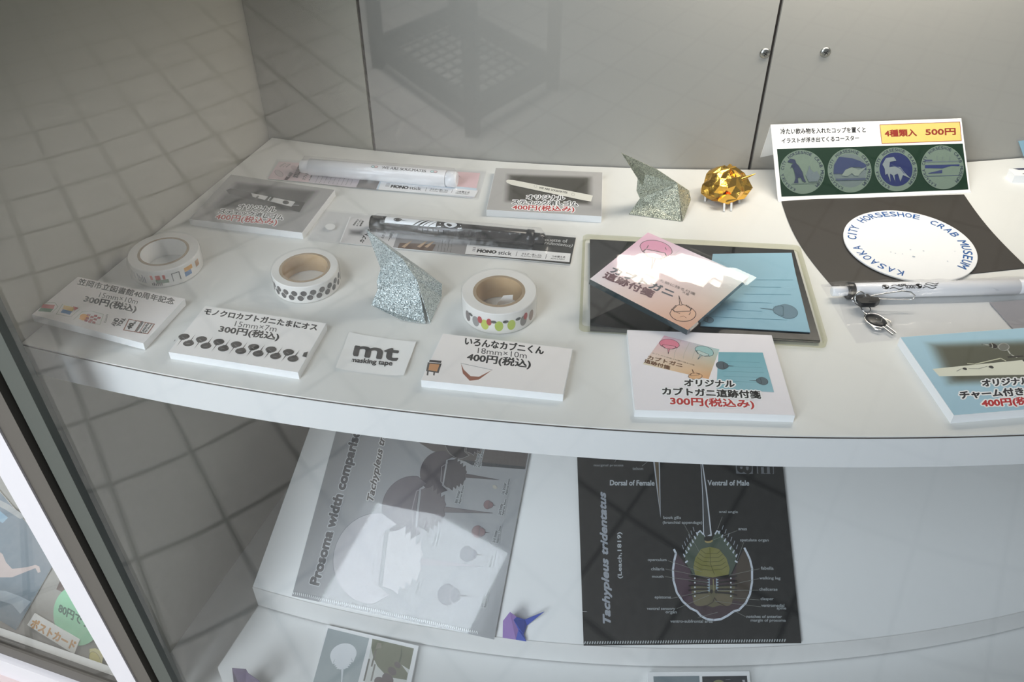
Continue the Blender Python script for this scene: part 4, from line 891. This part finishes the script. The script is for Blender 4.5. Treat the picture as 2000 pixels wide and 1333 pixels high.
s = Sheet(); P4 = [G(z6(*w_), 0.3) for w_ in [(92, 150), (2100, 80), (2300, 470), (385, 630)]]
bag_pts = [(92, 150), (2000, 84), (2160, 440), (730, 636), (385, 628)]
rnd = random.Random(12); jt = [[rnd.random() for _ in range(50)] for _ in range(30)]
def bagf(u, v):
    p = P4[0]*(1-u)*(1-v)+P4[1]*u*(1-v)+P4[2]*u*v+P4[3]*(1-u)*v
    d = (p-B.a).dot(B.s); h = 0
    if abs(d) < 6.4: h = 6.2+math.sqrt(6.4**2-d*d)
    elif d > 0: h = max(0, 10.5-(d-6.4)*0.42)
    else: h = max(0, 6.2-(abs(d)-6.4))
    return Vector((p.x, p.y, 0.9+h+1.2*(jt[int(v*25)][int(u*40)]-0.3)*(0 < v < 1)))
s.grid(bagf, 40, 24, 'bag'); s.grid(lambda u, v: P4[0]*(1-u)*(1-v)+P4[1]*u*(1-v)+P4[2]*u*v+P4[3]*(1-u)*v, 1, 1, 'bag'); s.link('clear_bag', t)
s = Sheet(); s.slab([G(z6(*w_), 1.2) for w_ in [(1470, 296), (2050, 250), (2150, 470), (1665, 514)]][::-1], 0.5, 'ink', col=(150, 148, 152)); s.link('backing_label', t, label='grey paper label inside the bag')

# ================================================================ far right edge
t = thing('price_card', 'white foam price card at the right edge of the photo, near the back wall', 'price card', tuple(G((2010, 352), 0)))
s = Sheet(); s.slab([G(q, 7) for q in [(1971, 330), (2080, 322), (2092, 346), (1982, 343)]][::-1], 7, 'foam'); pr = Printer(s, flat(7)); pr.poly([(1978, 329.5), (2060, 326), (2062, 331), (1990, 332)], (46, 50, 76)); pr.poly([(1996, 340), (2010, 335), (2030, 337), (2030, 341)], (40, 42, 50)); s.link('foam_board', t)
bpl = Plane(G((1996, 312), 0), (0.15, -1, 0.25))
t = thing('wrapped_card', 'blue card in a clear wrapper standing at the right edge of the photo', 'wrapped card', tuple(G((2000, 311), 0)))
s = Sheet(); s.slab([bpl.at(q) for q in [(1989, 276), (2050, 268), (2060, 306), (2000, 306)]][::-1], 0.6, 'blue_note', bpl.n); s.link('blue_card', t)
s = Sheet(); W4 = [bpl.at(q)+bpl.n*1.2 for q in [(1984, 270), (2060, 262), (2070, 314), (1997, 312)]]; s.grid(lambda u, v: W4[0]*(1-u)*(1-v)+W4[1]*u*(1-v)+W4[2]*u*v+W4[3]*(1-u)*v, 4, 4, 'bag')
s.tube([bpl.at(q)+bpl.n*1.2 for q in [(1997, 312), (1990, 292), (1984, 276), (1986, 271), (2060, 262)]], 0.5, 'bag', 6); s.link('clear_wrapper', t)

# ================================================================ lower level
def cone_plane(px, lift):
    """tangent plane of the sloping board at its front edge, lifted"""
    p = G(px, ZD); d = Vector((p.x-CD.x, p.y-CD.y)).normalized(); q = CD+d*RD
    return Plane(v3(q, ZD)+Vector((d.x*math.sin(SL), d.y*math.sin(SL), math.cos(SL)))*lift, (d.x*math.sin(SL), d.y*math.sin(SL), math.cos(SL)))
# ---- grey folder
zL = zoom(560, 840, 0.31515); pl = cone_plane((770, 1207), 1.6)
t = thing('clear_folder', 'grey document folder titled Prosoma width comparison, leaning below the shelf', 'folder', tuple(pl.at((780, 1200))), 'document folders')
s = Sheet(); q4 = [(676, 770), (1050, 800), (965, 1250), (570, 1165)]; s.slab([pl.at(q) for q in q4][::-1], 0.9, 'white_paper', pl.n)
pr = Printer(s, pl, zL, 'film'); inv = lambda q: ((q[0]-560)/0.31515, (q[1]-840)/0.31515)
pr.grad([inv(q) for q in q4], [(142, 143, 144), (158, 160, 162), (152, 155, 158), (150, 152, 155)], 8, 8)
pr.poly([(740, -60), (1540, -60), (1500, 130), (1478, 245), (1100, 195), (900, 130), (790, 60)], (92, 86, 84)); pr.poly([(1090, 188), (1478, 228), (1476, 246), (1150, 220)], (58, 62, 66))
for k in range(14): pr.line([(1180+24*k, 90), (1165+24*k, 225)], 0.12, (112, 106, 104))
for k in range(5): pr.line([(1120, 110+22*k), (1495, 140+22*k)], 0.12, (112, 106, 104))
OUT = (70, 68, 72)
pr.crab((1092, 62), (982, 50), (62, 58, 60), (58, 55, 58), None, (150, 150, 152), 0.3, 1.05, -2.6, 0.5, 0.9)
pr.crab((953, 264), (829, 248), (78, 72, 78), (74, 70, 74), (92, 86, 88), (60, 56, 60), 0.3, 1.04, -2.9, 0.5, 0.9)
pr.crab((780, 480), (592, 466), (106, 100, 106), (102, 96, 100), (110, 104, 106), (66, 62, 68), 0.35, 1.0, -2.6, 0.4, 0.76)
pr.crab((548, 796), (290, 776), (176, 174, 178), (182, 180, 182), (160, 156, 160), (104, 106, 112), 0.4, 1.03, -2.55, 0.45, 0.8)  # largest crab: paleness of the white reflection put into its ink colours
pr.line([(635, 630), (585, 660), (545, 790), (528, 930), (640, 1035)], 0.8, (160, 158, 160)); pr.line([(855, 360), (805, 380), (775, 500), (782, 590), (850, 660)], 0.7, (150, 146, 150)); pr.line([(1000, 205), (960, 230), (955, 320), (1010, 385)], 0.6, (150, 148, 150))
for k in range(5): pr.line([(610+22*k, 745+6*k), (620+22*k, 748+6*k)], 0.5, (140, 138, 140)); pr.line([(600+24*k, 845-3*k), (612+24*k, 844-3*k)], 0.5, (140, 138, 140))
for X, Y, r, tl in ((1248, 465, 27, 0.2), (1185, 633, 38, 0.35), (1122, 770, 48, 0.5), (1000, 1022, 64, 0.6)):
    pr.crab((X, Y), (X-r, Y-r*0.08), (128, 104, 106) if r < 40 else (96, 96, 106), None, (90, 84, 86), (84, 74, 80), 0.2, 1.0, -1.4-tl*1.4, 0.5, 0.85)
pr.ell((1290, 355), (1304, 358), (1288, 343), (176, 172, 160), 10)
pr.text('Prosoma width comparison', (216, 968), (486, -30), (146, 950), (60, 60, 64), 0.85, (190, 192, 196), 0.7)
pr.text('Tachypleus tridentatus', (548, 446), (672, -210), (498, 436), (76, 70, 68), 0.35, (206, 206, 206), 0.7, shear=0.3)
for l1, l2, X, Y, dx, dy in (('7th Instar', 'Approx.30mm', 1180, 232, 26, -108), ('8th Instar', 'Approx.45mm', 1058, 458, 26, -108), ('9th Instar', 'Approx.60mm', 914, 726, 26, -108), ('10th Instar', 'Approx.80mm', 808, 1034, 26, -108), ('1st Instar', 'Approx.6mm', 1348, 402, 20, -95), ('2nd Instar', 'Approx.9mm', 1326, 530, 20, -95), ('3rd Instar', 'Approx.12mm', 1292, 702, 22, -104), ('4th Instar', 'Approx.16mm', 1266, 856, 22, -104), ('5th Instar', 'Approx.22mm', 1216, 1102, 22, -104)):
    pr.text(l1, (X, Y), (X+dx*0.72, Y+dy*0.75), (X-18, Y-4), (50, 50, 54), 0.1, (186, 190, 192), 0.4); pr.text(l2, (X+22, Y+4), (X+22+dx, Y+dy), (X+4, Y), (50, 50, 54), 0.1, (186, 190, 192), 0.4)
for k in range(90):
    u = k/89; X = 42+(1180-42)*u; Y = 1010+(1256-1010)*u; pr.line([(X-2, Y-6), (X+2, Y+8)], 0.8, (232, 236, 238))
s.link('printed_front', t)
s = Sheet(); W4 = [pl.at(q)+pl.n*2.4 for q in q4]; s.grid(lambda u, v: W4[0]*(1-u)*(1-v)+W4[1]*u*(1-v)+W4[2]*u*v+W4[3]*(1-u)*v-pl.n*(1.5*abs(u-0.5)), 8, 8, 'cover')
s.link('clear_cover', t)
# ---- black folder
z8 = zoom(1120, 880, 0.29262); pl = cone_plane((1352, 1262), 1.4)
t = thing('clear_folder', 'black document folder with a crab anatomy diagram, leaning below the shelf', 'folder', tuple(pl.at((1352, 1250))), 'document folders')
s = Sheet(); q4 = [(1124, 800), (1519, 815), (1565, 1257), (1140, 1262)]; s.slab([pl.at(q) for q in q4][::-1], 1.2, 'film', pl.n, col=(26, 27, 28))
pr = Printer(s, pl, z8, 'film'); TX = (150, 156, 158)
pr.text('marginal process', (136, 112), (333, 112), (136, 92), TX); pr.text('telson', (394, 131), (465, 132), (394, 112), TX)
pr.line([(295, 48), (275, 80)], 0.25, TX); pr.line([(520, 55), (458, 106)], 0.25, TX)
pr.text('Dorsal of Female', (244, 234), (540, 236), (245, 200), (172, 178, 182), 0.22); pr.text('Ventral of Male', (896, 234), (1172, 236), (896, 200), (172, 178, 182), 0.22)
pr.text('Tachypleus tridentatus', (262, 1155), (228, 280), (200, 1155), (150, 156, 164), 0.5, shear=0.3); pr.text('(Leach,1819)', (330, 856), (326, 548), (296, 856), (172, 178, 182), 0.15)
for ch_, xa in (('B', 1088), ('E', 1228)): 
    pr.poly([(xa-6, 86), (xa+108, 90), (xa+110, 158), (xa-2, 156)], (104, 108, 112)); pr.text(ch_, (xa+96, 90), (xa+100, 152), (xa+6, 92), (26, 27, 28), 0.8)
pr.poly([(530, 56), (576, 58), (582, 452), (556, 260)], (176, 182, 190)); pr.poly([(540, 58), (568, 60), (578, 420), (560, 240)], (96, 84, 66))
pr.poly([(848, 74), (862, 74), (890, 260), (924, 570), (880, 585), (866, 570), (860, 300)], (190, 196, 204)); pr.poly([(853, 90), (858, 90), (884, 280), (914, 560), (880, 580), (872, 560), (865, 300)], (58, 60, 62))
shield = [(672, 664), (684, 690), (672, 740), (664, 800), (668, 870), (690, 950), (730, 1010), (780, 1055), (824, 1076), (850, 1106), (890, 1128), (935, 1134), (985, 1128), (1030, 1104), (1070, 1076), (1105, 1066), (1150, 1020), (1178, 960), (1192, 880), (1192, 790), (1178, 730), (1160, 690), (1142, 655), (1120, 690), (1090, 760), (1050, 850), (780, 850), (740, 750)]
pr.poly(shield, (66, 52, 58)); pr.poly([(1142, 655), (1192, 790), (1192, 880), (1150, 1020), (1060, 1000), (1080, 850), (1090, 760)], (72, 64, 56))
pr.poly([(720, 740), (780, 800), (800, 1020), (740, 1000), (690, 920), (672, 820), (680, 720)], (72, 54, 66))
pr.poly([(780, 900), (1080, 900), (1060, 1010), (930, 1050), (800, 1010)], (96, 92, 70)); pr.ell((860, 1000), (800, 1010), (860, 960), (104, 98, 76)); pr.ell((1000, 1000), (1060, 1010), (1000, 960), (104, 96, 76))
pr.line(shield[:22], 1.9, (196, 204, 214)); pr.line(shield[21:23], 1.9, (196, 204, 214))
abd = [(748, 750), (742, 690), (760, 640), (790, 600), (825, 560), (845, 538), (866, 562), (880, 585), (930, 585), (945, 560), (958, 538), (975, 550), (1010, 590), (1050, 630), (1080, 680), (1088, 745), (1050, 830), (800, 830)]
pr.poly(abd, (72, 84, 74)); 
for k in range(7):
    u = k/6; 
    for (x0, y0, x1, y1, sg) in ((828, 556, 742, 700, -1), (970, 545, 1084, 700, 1)):
        X = x0+(x1-x0)*u; Y = y0+(y1-y0)*u; pr.line([(X-sg*3, Y+8), (X+sg*8, Y-6), (X+sg*1, Y+14)], 0.8, (196, 204, 214)); 
        if k < 6: pr.line([(X+sg*22, Y-16), (X+sg*30, Y-42)], 0.6, (150, 158, 166))
pr.line([(866, 562), (845, 538), (825, 556)], 1.2, (196, 204, 214)); pr.line([(945, 560), (958, 538), (975, 548)], 1.2, (196, 204, 214)); pr.line([(748, 750), (760, 740)], 1.4, (196, 204, 214)); pr.line([(1080, 740), (1092, 748)], 1.4, (196, 204, 214))
pr.ell((903, 606), (930, 604), (903, 592), (156, 140, 92), 16); pr.ell((900, 590), (930, 588), (900, 572), (30, 30, 30), 16)
pr.poly([(800, 780), (812, 720), (850, 660), (910, 645), (970, 660), (1020, 720), (1042, 790), (1035, 830), (930, 850), (812, 835)], (124, 122, 72))
for k in range(5): pr.line([(850-12*k, 665+26*k), (880-8*k, 690+26*k), (915, 690+28*k), (960+8*k, 690+26*k), (985+10*k, 668+26*k)], 0.45, (78, 78, 44))
pr.line([(910, 650), (915, 760), (940, 830)], 0.45, (78, 78, 44))
for sg in (-1, 1):
    for k in range(5):
        X0 = 930+sg*34; Y0 = 858+22*k; pr.line([(X0, Y0+4), (X0+sg*70, Y0-8+k*4), (X0+sg*125, Y0+2+10*(k-2))], 1.6, (40, 36, 36)); pr.ell((930+sg*120, 855+30*k), (930+sg*126, 855+30*k), (930+sg*120, 849+30*k), (190, 196, 200), 8)
        pr.poly([(930+sg*20, 856+18*k), (930+sg*40, 864+18*k), (930+sg*22, 874+18*k)], (150, 168, 182))
pr.line([(932, 862), (936, 935)], 1.0, (130, 124, 92)); pr.ell((920, 944), (930, 944), (920, 930), (44, 40, 38), 12); pr.ell((952, 944), (962, 944), (952, 930), (44, 40, 38), 12); pr.line([(940, 985), (930, 1015), (870, 1050)], 0.5, (50, 42, 42)); pr.line([(940, 985), (960, 1015), (1020, 1045)], 0.5, (50, 42, 42))
for tx, x0, x1, yb, h in (('book gills', 600, 716, 464, 24), ('(branchial appendage)', 596, 858, 497, 24), ('anal angle', 972, 1096, 423, 20), ('anus', 1100, 1156, 534, 14), ('spatulate organ', 1112, 1302, 614, 24), ('operculum', 496, 620, 746, 24), ('chilaria', 518, 606, 802, 20), ('mouth', 524, 600, 851, 17), ('epistome', 542, 650, 996, 24), ('ventral sensory', 490, 678, 1072, 24), ('organ', 615, 688, 1095, 20), ('ventro-subfrontal area', 646, 928, 1151, 20), ('fabella', 1250, 1334, 797, 20), ('walking leg', 1240, 1380, 868, 24), ('chelicerae', 1240, 1360, 938, 20), ('clasper', 1248, 1334, 1006, 24), ('ventromedial', 1252, 1406, 1046, 20), ('spine', 1356, 1418, 1068, 22), ('notches of anterior', 1154, 1390, 1120, 20), ('margin of prosoma', 1182, 1416, 1150, 24)):
    pr.text(tx, (x0, yb), (x1, yb+1), (x0, yb-h), TX, 0.1)
for a, b in (((742, 504), (842, 684)), ((992, 445), (962, 525)), ((1092, 537), (930, 600)), ((1135, 616), (1092, 735)), ((630, 738), (856, 812)), ((614, 794), (905, 852)), ((610, 844), (900, 884)), ((652, 990), (900, 935)), ((690, 1058), (905, 968)), ((830, 1118), (962, 1082)), ((1240, 792), (1040, 835)), ((1236, 858), (1050, 898)), ((1234, 934), (960, 936)), ((1240, 1000), (1060, 986)), ((1248, 1046), (945, 1008)), ((1148, 1112), (1086, 1080))):
    pr.line([a, b], 0.3, (132, 136, 130))
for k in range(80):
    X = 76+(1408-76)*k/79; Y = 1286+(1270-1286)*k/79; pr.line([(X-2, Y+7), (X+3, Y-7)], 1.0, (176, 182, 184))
pr.line([(60, 1076), (88, 1078)], 0.4, (200, 200, 200)); s.link('printed_front', t)
# ---- paper crabs
zP = zoom(560, 840, 0.31515); zl = ZD+0.9
V = [(1383, 1130, zl+27), (1340, 1185, zl+14), (1338, 1290, zl+1), (1420, 1302, zl+1), (1436, 1240, zl+9), (1405, 1178, zl+20), (1476, 1176, zl+14), (1597, 1127, zl+22), (1490, 1212, zl+8), (1468, 1270, zl+5), (1485, 1312, zl+1), (1425, 1160, zl+22)]
F = [([0, 1, 2], 'violet_paper', 'violet_side'), ([0, 2, 3, 4, 5], 'violet_paper', 'violet_side'), ([0, 5, 11], 'violet_paper', 'violet_side'), ([5, 6, 9, 4], 'blue_paper', 'blue_side'), ([4, 9, 10, 3], 'blue_paper', 'blue_side'), ([6, 7, 8], 'blue_paper', 'blue_side'), ([6, 8, 9], 'blue_paper', 'blue_side'), ([11, 6, 5], 'blue_paper', 'blue_side')]
folded('origami_horseshoe_crab', 'small violet and blue paper origami crab standing between the two folders', 'origami', V, F, '', 'paper origami crabs', zP, 0.3)
zQ = zoom(420, 1130, 0.29); zb = -375.5
V = [(114, 605, zb+26), (125, 700, zb+14), (180, 760, zb+1), (205, 612, zb+24), (222, 640, zb+22), (215, 760, zb+1), (290, 688, zb+18), (330, 720, zb+12), (300, 780, zb+1), (240, 690, zb+16)]
F = [([0, 3, 2, 1], 'dark_violet', 'paper_side'), ([3, 4, 9, 5, 2], 'dark_violet', 'paper_side'), ([4, 6, 9], 'dark_violet', 'paper_side'), ([6, 7, 8, 9], 'dark_violet', 'paper_side'), ([9, 8, 5], 'dark_violet', 'paper_side')]
folded('origami_horseshoe_crab', 'dark violet patterned origami crab at the bottom edge, left of the postcards board', 'origami', V, F, '', 'paper origami crabs', zQ, 0.3)
# ---- small boards with postcards at the bottom edge
zB = zoom(560, 1190, 0.14); zt = -371.0
def postcard_board(label, q4, cards):
    P = [G(q, zt) for q in q4]; c = sum(P, Vector())/4
    t = thing('sample_board', label, 'board', (c.x, c.y, zt-4), 'postcard sample boards'); s = Sheet(); s.slab(P[::-1], 4, 'foam'); pr = Printer(s, flat(zt)); cards(pr); s.link('foam_board', t); return t
def cards1(pr):
    pr.fn = zB; pr.grad([(578, 270), (1152, 412), (960, 1160), (330, 1160)], [(158, 168, 172), (172, 182, 185), (176, 186, 188), (180, 190, 192)]); W_ = (232, 236, 240)
    pr.crab((790, 640), (800, 482), W_, W_, W_, None, 0.3, 1.05, -3.0, 0.8, 0.9)
    pr.poly([(1194, 416), (1776, 552), (1640, 1160), (1060, 1160)], (216, 218, 214)); pr.poly([(1196, 418), (1774, 554), (1712, 850), (1600, 780), (1690, 900), (1672, 994), (1490, 965), (1380, 925), (1265, 800), (1205, 680), (1180, 540)], (136, 138, 122))
    pr.poly([(1270, 470), (1320, 480), (1320, 545), (1240, 560), (1255, 500)], (158, 154, 142)); pr.poly([(1600, 500), (1612, 640), (1580, 760), (1560, 740), (1590, 640)], (116, 118, 106))
    for X, Y, r in ((1545, 785, 46), (1470, 870, 60), (1410, 980, 80), (1310, 1040, 90)): pr.ell((X, Y), (X+r, Y+r*0.2), (X-r*0.1, Y-r), (126, 118, 118), 16)
    pr.line([(1150, 705), (1080, 1000)], 1.6, (132, 130, 126)); pr.line([(1245, 570), (1185, 800)], 1.6, (132, 128, 122)); pr.line([(1230, 780), (1180, 1000)], 1.6, (150, 148, 142))
postcard_board('white board with two crab postcards at the bottom edge, below the grey folder', [zB(560, 222), zB(1838, 516), zB(1700, 1200), zB(330, 1200)], cards1)
zB2 = zoom(1220, 1270, 0.14)
def cards2(pr):
    pr.fn = zB2; pr.poly([(400, 372), (1042, 366), (1070, 900), (440, 900)], (128, 140, 146)); pr.poly([(1080, 372), (1705, 364), (1760, 900), (1110, 900)], (46, 50, 56)); pr.ell((1310, 470), (1390, 470), (1310, 420), (128, 130, 96)); pr.line([(1410, 420), (1475, 416)], 0.4, (130, 134, 138)); pr.line([(1645, 428), (1672, 428)], 0.9, (190, 194, 198)); pr.line([(1650, 446), (1676, 446)], 0.9, (190, 194, 198))
postcard_board('white board with two dark postcards at the bottom edge, below the black folder', [zB2(318, 314), zB2(1738, 300), zB2(1800, 900), zB2(330, 900)], cards2)

# ================================================================ neighbouring case seen past the mullion
r_ = (on_circle(97, 1836)-CS).normalized(); pp = on_circle(97, 1836); tg = Vector((-r_.y, r_.x)); tg = tg if tg.x < 0 else -tg
paneP = Plane(v3(pp, 0), (r_.x, r_.y, 0)); inP = lambda d: Plane(v3(pp-r_*d, 0), (r_.x, r_.y, 0))
RC_ = math.radians(38); RN = Vector((r_.x*math.cos(RC_), r_.y*math.cos(RC_), math.sin(RC_)))
def zat(px, pl): return pl.at(px).z
def rail(name, za, zb, d0, d1, mat):
    a = pp+tg*0.5; b = pp+tg*400; s = box_xy([a-r_*d0, b-r_*d0, b-r_*d1, a-r_*d1], zb, za, mat); return s.link(name)
z_r = [zat((0, y), paneP) for y in (1232, 1256, 1272, 1300)]
s = Sheet(); a = pp+tg*0.5; b = pp+tg*400; s.slab([v3(a, 300), v3(b, 300), v3(b-r_*6, 300), v3(a-r_*6, 300)], 300-z_r[1], 'glass'); struct(s.link('window_2'))
struct(rail('trim_4', z_r[1], z_r[2], 6, -2, 'alu_brown')); struct(rail('trim_5', z_r[2], z_r[3], 10, -8, 'white_frame')); struct(rail('trim_6', z_r[3], z_r[3]-60, 10, -14, 'pink_frame'))
o = rail('sill_board', zat((0, 1232), inP(16)), z_r[1]-8, 16, 6.5, 'board'); tag(o, 'white sill inside the neighbouring case at the bottom left corner', 'sill')
s = Sheet(); a2 = pp-r_*230; b2 = pp+tg*400-r_*230; s.slab([v3(a2, 300), v3(b2, 300), v3(b2-r_*8, 300), v3(a2-r_*8, 300)], 300-z_r[1], 'panel'); struct(s.link('wall_left'))
lc = pp-r_*75+tg*140; area('neighbour_case_fill', (lc.x, lc.y, 120), (lc.x-r_.x*10, lc.y-r_.y*10, -200), 200, 50, 0.75, (1.0, 0.97, 0.92))  # added unseen fill light to brighten the cards behind the left pane
zN = zoom(0, 980, 0.2648)
RP0 = inP(24).at(zN(600, 1290)); leanP = lambda off: Plane(RP0+RN*off, RN)
pl = leanP(1)
s = Sheet(); bz = RP0-RN*1.0; e_ = Vector((tg.x, tg.y, 0)); f_ = e_.cross(RN); f_ = f_ if f_.z > 0 else -f_
s.slab([bz-e_*60, bz+e_*300, bz+e_*300+f_*260, bz-e_*60+f_*260], 4, 'panel', RN); o = s.link('card_stand'); tag(o, 'grey leaning stand carrying cards behind the left pane', 'stand')
s = Sheet(); q4 = [(-160, -600), (640, -300), (115, 948), (-260, 700)]; q4 = [(-300, -420), (420, 420), (118, 950), (-300, 700)]
nn = RN; s.slab([pl.at(zN(*q)) for q in q4], 0.8, 'white_paper', nn); pr = Printer(s, pl, zN, 'gloss')
pr.grad(q4, [(120, 138, 150), (142, 148, 154), (96, 122, 140), (128, 148, 160)], 8, 8)
pr.poly([(-100, -60), (60, 20), (190, 110), (150, 130), (40, 60), (-100, -10)], (176, 178, 178)); pr.poly([(-80, 440), (-20, 360), (20, 390), (45, 450), (90, 498), (200, 485), (262, 468), (290, 480), (300, 520), (280, 528), (262, 492), (190, 520), (90, 560), (-80, 560)], (206, 190, 186))
pr.poly([(-120, 650), (40, 660), (150, 700), (228, 740), (150, 830), (90, 760), (-40, 720), (-120, 740)], (164, 180, 192)); pr.poly([(-200, -60), (-60, 20), (60, 120), (20, 160), (-120, 80)], (150, 180, 200)); pr.poly([(300, 60), (390, 120), (420, 300), (360, 340)], (124, 134, 142))
o = s.link('photo_postcard'); tag(o, 'blue grey photo postcard of a long-necked white shape behind the left pane', 'postcard')
pl = leanP(3); s = Sheet(); C = pl.at(zN(570, 845)); ua = Vector((-tg.x, -tg.y, 0)); uz = RN.cross(ua)*-1; R = (pl.at(zN(395, 800))-C).length
s.slab([C+ua*R*math.cos(2*math.pi*k/40)+uz*R*1.05*math.sin(2*math.pi*k/40) for k in range(40)], 0.8, 'ink', nn, col=(146, 206, 168)); pr = Printer(s, pl, zN)
pr.text('80円です', (428, 815), (655, 945), (442, 752), (66, 104, 90), 0.45); o = s.link('round_card'); tag(o, 'round green card reading 80 yen behind the left pane', 'card')
pl = leanP(4.5); s = Sheet(); q4 = [(255, 826), (588, 1020), (545, 1128), (200, 912)]; s.slab([pl.at(zN(*q)) for q in q4], 0.8, 'white_paper', nn); pr = Printer(s, pl, zN)
pr.text('ポストカード', (222, 925), (540, 1098), (248, 862), (206, 152, 84), 0.6); o = s.link('paper_label'); tag(o, 'white paper label with orange lettering below the round green card', 'label')
pl = leanP(4); s = Sheet(); q4 = [(660, 1090), (700, 1085), (762, 1120), (750, 1200), (725, 1312), (625, 1250), (665, 1180)]; s.slab([pl.at(zN(*q)) for q in q4], 0.8, 'ink', nn, col=(226, 220, 160)); pr = Printer(s, pl, zN)
pr.ell((700, 1170), (742, 1180), (692, 1110), (222, 212, 128), 20, (150, 140, 90), 0.4); o = s.link('paper_cutout'); tag(o, 'small pale yellow paper cutout beside the white frame at bottom left', 'paper cutout')
pl = leanP(2); s = Sheet(); s.slab([pl.at(zN(*q)) for q in [(440, 590), (520, 640), (470, 672), (415, 650)]], 0.6, 'ink', nn, col=(110, 96, 92)); o = s.link('brown_card'); tag(o, 'brown card corner just above the round green card', 'card')
pl = leanP(5.5); s = Sheet(); s.slab([pl.at(zN(*q)) for q in [(760, 1235), (800, 1215), (838, 1222), (830, 1270), (770, 1340), (735, 1320)]], 0.8, 'white_paper', nn); o = s.link('white_card'); tag(o, 'small white card touching the frame in the bottom left corner', 'card')

# ================================================================ wire rack on the paving, seen mirrored in the front pane
FA, FB = Vector((-1357, -2282)), Vector((-740, -1900)); pe = Vector((382, -617)).normalized()*520
t = thing('wire_rack', 'dark steel rack with a wire mesh shelf, seen mirrored in the glass top left', 'rack', (FA.x, FA.y, -1000)); ft = [FA, FB, FB+pe, FA+pe]; hs = -890
for p in ft:
    s = Sheet(); s.slab([Vector((p.x-28, p.y-28, -100)), Vector((p.x+28, p.y-28, -100)), Vector((p.x+28, p.y+28, -100)), Vector((p.x-28, p.y+28, -100))], 900, 'rack'); s.link('leg', t)
for i in range(4):
    a, b = ft[i], ft[(i+1) % 4]; d = (b-a).normalized(); q = Vector((-d.y, d.x))*18; s = Sheet(); s.slab([v3(a-q, hs), v3(b-q, hs), v3(b+q, hs), v3(a+q, hs)], 60, 'rack'); s.link('rail', t)
s = Sheet()
for k in range(1, 12): s.tube([v3(ft[0]+(ft[1]-ft[0])*k/12, hs-20), v3(ft[3]+(ft[2]-ft[3])*k/12, hs-20)], 5, 'rack', 6)
for k in range(1, 9): s.tube([v3(ft[0]+(ft[3]-ft[0])*k/9, hs-20), v3(ft[1]+(ft[2]-ft[1])*k/9, hs-20)], 5, 'rack', 6)
s.link('wire_mesh', t)
